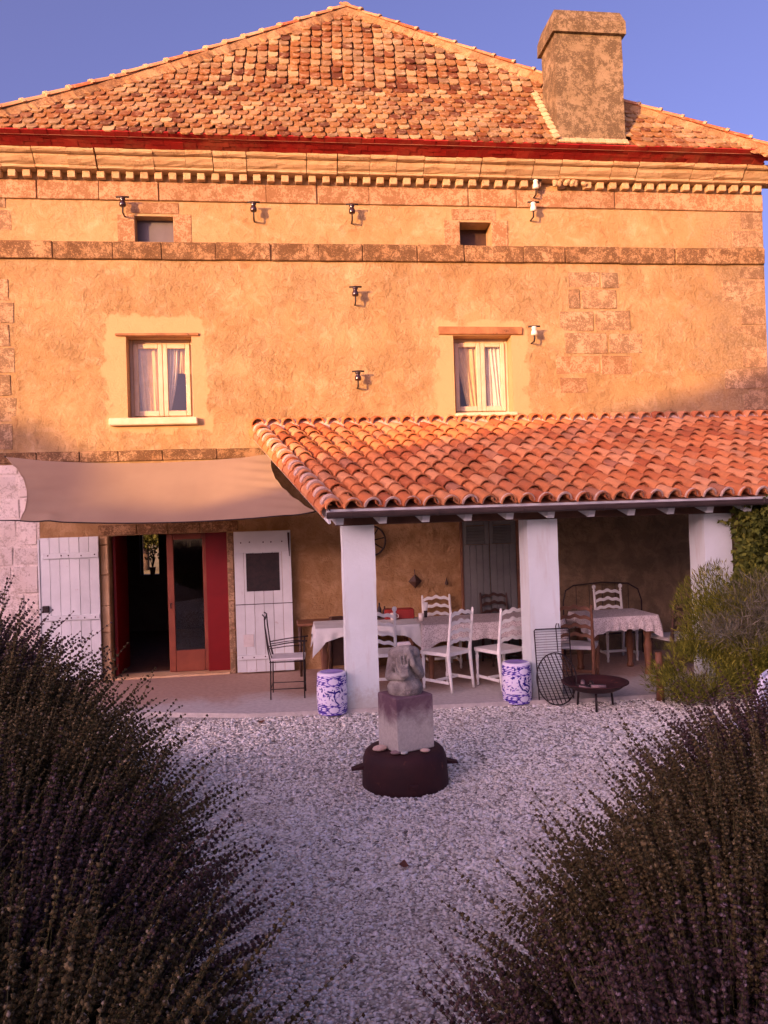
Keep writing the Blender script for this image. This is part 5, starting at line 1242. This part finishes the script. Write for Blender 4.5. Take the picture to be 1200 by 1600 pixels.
# ------------------------------------------------------------------ shrubs at the right
def leaf_cloud(g, n, cen, rad, L, W, droop=0.0, shell=.45, up=.5, clumps=26, cl_r=.35):
    """many leaf blades gathered in clumps through a volume"""
    cc = g.normal(size=(clumps, 3)); cc /= np.linalg.norm(cc, axis=1, keepdims=True); cc *= (shell+(1-shell)*g.uniform(size=(clumps, 1)))
    idx = g.integers(0, clumps, n); p = cc[idx]+g.normal(0, cl_r*.5, (n, 3)); nrm_ = np.linalg.norm(p, axis=1, keepdims=True); p = p/np.maximum(1, nrm_/1.08)
    d = p*.7+g.normal(0, .5, (n, 3))+np.array([0, 0, up]); d /= np.linalg.norm(d, axis=1, keepdims=True)
    c = np.array(cen)+p*np.array(rad); s_ = np.cross(d, g.normal(size=(n, 3))); s_ /= np.linalg.norm(s_, axis=1, keepdims=True)
    LL = (L*g.uniform(.6, 1.3, n))[:, None]; WW = (W*g.uniform(.7, 1.3, n))[:, None]
    nr = np.cross(d, s_)
    return np.stack([c, c+d*LL*.45+s_*WW+nr*WW*.3, c+d*LL, c+d*LL*.45-s_*WW+nr*WW*.3], 1).reshape(-1, 3), np.arange(n*4).reshape(-1, 4)
def shrub(name, label, loc, blobs, mat, L, W, stems=8, cat='shrub', seed=1, up=.5, cl_r=.35, stem_mat='bark', stem_r=.014):
    t = thing(name, label, cat, loc); g = np.random.default_rng(seed); VV, FF, o_ = [], [], 0
    for n, cen, rad in blobs:
        v, f = leaf_cloud(g, n, cen, rad, L, W, up=up, cl_r=cl_r); VV.append(v); FF.append(f+o_); o_ += len(v)
    tag(obj('foliage', np_mesh('foliage', np.concatenate(VV), np.concatenate(FF), mat), None, t), kind='stuff')
    b = MB(); r_ = random.Random(seed)
    for i in range(stems):
        n, cen, rad = blobs[i % len(blobs)]; e = Vector(cen)+Vector((r_.uniform(-.7, .7)*rad[0], r_.uniform(-.7, .7)*rad[1], r_.uniform(.0, .8)*rad[2])); s0 = Vector((r_.uniform(-.08, .08), r_.uniform(-.08, .08), -.05)); mid_ = (s0+e)/2+Vector((r_.uniform(-.1, .1), r_.uniform(-.1, .1), .1)); b.tube([s0, mid_, e], [stem_r, stem_r*.7, stem_r*.3], 6)
    b.build('branches', stem_mat, t); return t
shrub('broom_shrub', 'feathery yellow-green shrub to the right of the fire bowl', (4.55, -2.95, 0), [(9000, (-.15, -.05, .30), (.62, .45, .38)), (12000, (.45, .05, .78), (.74, .5, .70)), (4000, (.42, -.18, .42), (.38, .25, .32)), (3500, (.50, -.32, .30), (.28, .16, .26)), (2500, (.36, -.30, .52), (.24, .16, .22)), (8000, (.85, 0, .70), (.55, .45, .75))], 'shrub_leaf', .075, .0042, seed=4, up=.9, cl_r=.30)
shrub('ivy_vine', 'green climbing vine hanging beside the far column under the gutter', (5.35, -2.62, 0), [(1500, (.10, 0, 1.95), (.30, .22, .30)), (2600, (.12, -.02, 1.55), (.34, .25, .36)), (1500, (.35, 0, 2.15), (.30, .22, .24)), (2600, (.12, -.1, 1.12), (.42, .25, .34)), (900, (-.12, -.12, 1.22), (.22, .14, .18))], 'vine_leaf', .085, .026, seed=6, up=-.35, cat='vine', stem_r=.012)
shrub('grey_twig_bush', 'twiggy grey bush of dry stalks before the far column', (5.15, -3.05, .0), [(2000, (-.10, -.25, 1.05), (.48, .28, .28)), (1500, (.35, -.25, .95), (.45, .3, .32)), (900, (-.42, -.25, .80), (.36, .3, .20))], 'twig', .13, .0030, stems=30, seed=8, up=.5, cl_r=.5, stem_mat='twig', stem_r=.006)
# a few separate vine shoots across the column
t = thing('vine_shoot', 'thin leafy vine shoots crossing the white face of the far column', 'vine', (5.22, -2.50, 1.0)); g = random.Random(3); lb = MB(); sb_ = MB()
for pts in ([(.05, 0, .02), (-.10, -.01, .10), (-.22, -.01, .26), (-.30, .0, .42)], [(.06, 0, .16), (-.02, -.01, .20), (-.12, -.01, .19)], [(.05, 0, .98), (-.06, -.01, .92), (-.15, -.01, .94), (-.24, 0, .96)], [(.05, 0, -.05), (-.15, -.01, -.02), (-.30, 0, .02)]):
    pts = [Vector(p) for p in pts]; sb_.tube(pts, .004, 5)
    for a, c in zip(pts[:-1], pts[1:]):
        for k in range(4):
            p = a+(c-a)*(k+g.random())/4; d = Vector((g.uniform(-1, 1), g.uniform(-.5, .2), g.uniform(-1, .5))).normalized()*g.uniform(.04, .075); s_ = d.cross(Vector((0, 1, .2))).normalized()*.019
            lb.add([p, p+d*.45+s_, p+d, p+d*.45-s_], [(0, 1, 2, 3)])
lb.build('leaves', 'vine_leaf', t); sb_.build('stem', 'bark', t)
# dead leaves on the gravel
for i, (x, y, l) in enumerate(((-.37, -2.66, 'dark dead leaf on the gravel near the terrace edge'), (.62, -6.35, 'reddish dead leaf on the gravel beside the right lavender'))):
    b = MB(); b.add([(-.045, 0, .02), (0, -.03, .012), (.05, 0, .03), (0, .032, .022), (.0, 0, .006)], [(0, 1, 4), (1, 2, 4), (2, 3, 4), (3, 0, 4)]); tag(b.build('dead_leaf', 'dry_leaf', None, (x, y, float(ground_h(x, y))+.012), (0, 0, i+.4)), l, 'leaf')
# plant in a pot on the back sill, seen through the house
t = thing('pot_plant', 'potted plant silhouetted in the back window seen through the open door', 'plant', (-2.79, Yb+.06, bw[2])); b = MB(); b.lathe([(0, 0), (.045, 0), (.060, .13), (.066, .13), (.066, .15), (0, .15)], 14); b.build('pot', 'terracotta', t)
g = random.Random(5); b = MB()
for i in range(9): b.tube([(0, 0, .14), (g.uniform(-.05, .05), g.uniform(-.03, .03), .32), (g.uniform(-.15, .13), g.uniform(-.05, .05), g.uniform(.38, .66))], [.012, .008, .004], 5)
b.build('branch', 'bark', t); b = MB()
for i in range(150):
    p = Vector((g.gauss(0, .085), g.gauss(0, .04), g.uniform(.30, .70))); d = Vector((g.uniform(-1, 1), g.uniform(-1, 1), g.uniform(-1, 1))).normalized()*.05; s_ = d.cross(Vector((.3, 1, .2))).normalized()*.016; b.add([p, p+d*.5+s_, p+d, p+d*.5-s_], [(0, 1, 2, 3)])
b.build('leaves', 'vine_leaf', t)

# ------------------------------------------------------------------ trees behind the house, glimpsed through the back window
def tree(label, x, y, h, r_, seed):
    t = thing('garden_tree', label, 'tree', (x, y, -.16)); g = np.random.default_rng(seed); b = MB()
    b.tube([(0, 0, -.2), (.05, 0, h*.25), (-.05, .1, h*.55)], [.22, .17, .10], 9)
    rr_ = random.Random(seed)
    for i in range(7): a = rr_.uniform(0, 2*PI); b.tube([(0, .05, h*rr_.uniform(.3, .5)), (math.cos(a)*r_*.4, math.sin(a)*r_*.4, h*.6), (math.cos(a)*r_*.75, math.sin(a)*r_*.75, h*rr_.uniform(.6, .85))], [.08, .05, .02], 6)
    b.build('trunk', 'bark', t); v, f = leaf_cloud(g, 9000, (0, 0, h*.70), (r_, r_, h*.40), .20, .055, up=0, clumps=40, cl_r=.28); tag(obj('crown', np_mesh('crown', v, f, 'tree_leaf'), None, t), kind='stuff')
tree('leafy tree beyond the back window of the house', -7.5, 30, 3.6, 2.6, 21)

# ------------------------------------------------------------------ barns across the yard behind the camera: they throw the evening shade on the house
def barn(label, ridge, y0, y1, eave_f, x_door):
    """ridge: list of (x, z) along the ridge"""
    t = thing('barn', label, 'barn', (ridge[0][0], (y0+y1)/2, -.16)); ox, oy, oz = t.location
    ym = (y0+y1)/2; b = MB(); n = len(ridge); fr = [(x-ox, y1-oy, z-eave_f) for x, z in ridge]; rd = [(x-ox, ym-oy, z) for x, z in ridge]; bk_ = [(x-ox, y0-oy, z-eave_f) for x, z in ridge]
    L_ = lambda P_: [(p[0], p[1], p[2]-oz) for p in P_]; v = L_(fr)+L_(rd)+L_(bk_)
    f = [(i, i+1, n+i+1, n+i) for i in range(n-1)]+[(n+i, n+i+1, 2*n+i+1, 2*n+i) for i in range(n-1)]; b.add(v, f); b.build('roof', 'canal_isl', t)
    b = MB(); i0, i1 = ridge[0][0]-ox, ridge[-1][0]-ox
    for yy in (y1-.25, y0+.25):
        vv = []
        for x, z in ridge: vv += [(min(max(x-ox, i0+.1), i1-.1), yy-oy, 0), (min(max(x-ox, i0+.1), i1-.1), yy-oy, z-eave_f-oz-.02)]
        b.add(vv, [(2*i, 2*i+2, 2*i+3, 2*i+1) for i in range(n-1)])
    for xx, (rx, rz) in ((i0+.1, ridge[0]), (i1-.1, ridge[-1])): b.add([(xx, y0+.25-oy, 0), (xx, y1-.25-oy, 0), (xx, y1-.25-oy, rz-eave_f-oz), (xx, ym-oy, rz-oz-.05), (xx, y0+.25-oy, rz-eave_f-oz)], [(0, 1, 2, 3, 4)])
    b.build('wall', 'barn_stone', t); b = MB(); b.bevbox(x_door-1.3-ox, x_door+1.3-ox, y1-.24-oy, y1-.16-oy, 0, 2.9, .02); b.build('barn_door', 'dark_wood', t)
# shade line wanted on the facade (x, height) carried back along the sun's rays to the barns' ridges
BD = 31.8; LIFT = BD/math.cos(R(SUN_AZ))*math.tan(R(SUN_EL))
r1 = [(-44, 4.0+LIFT), (-37, 3.9+LIFT)]+[(x-BD, z+LIFT) for x, z in ((-3.35, 3.5), (-2.45, 2.52), (-1.25, 2.22), (.4, 1.99))]
r2 = [(x-BD, z+LIFT) for x, z in ((.45, 2.12), (.7, 2.37), (1.3, 2.57), (2.3, 2.73), (3.2, 2.92), (3.9, 3.15), (4.2, 3.39), (5.2, 3.65), (6.3, 3.9), (7.2, 4.2), (8.6, 4.38), (23, 4.7))]
barn('stone barn across the yard whose roof steps down to the right', r1, -36, -27.6, 2.0, -38)
barn('long stone barn across the yard with a ridge rising to the right', r2, -35.9, -27.7, 2.2, -18)
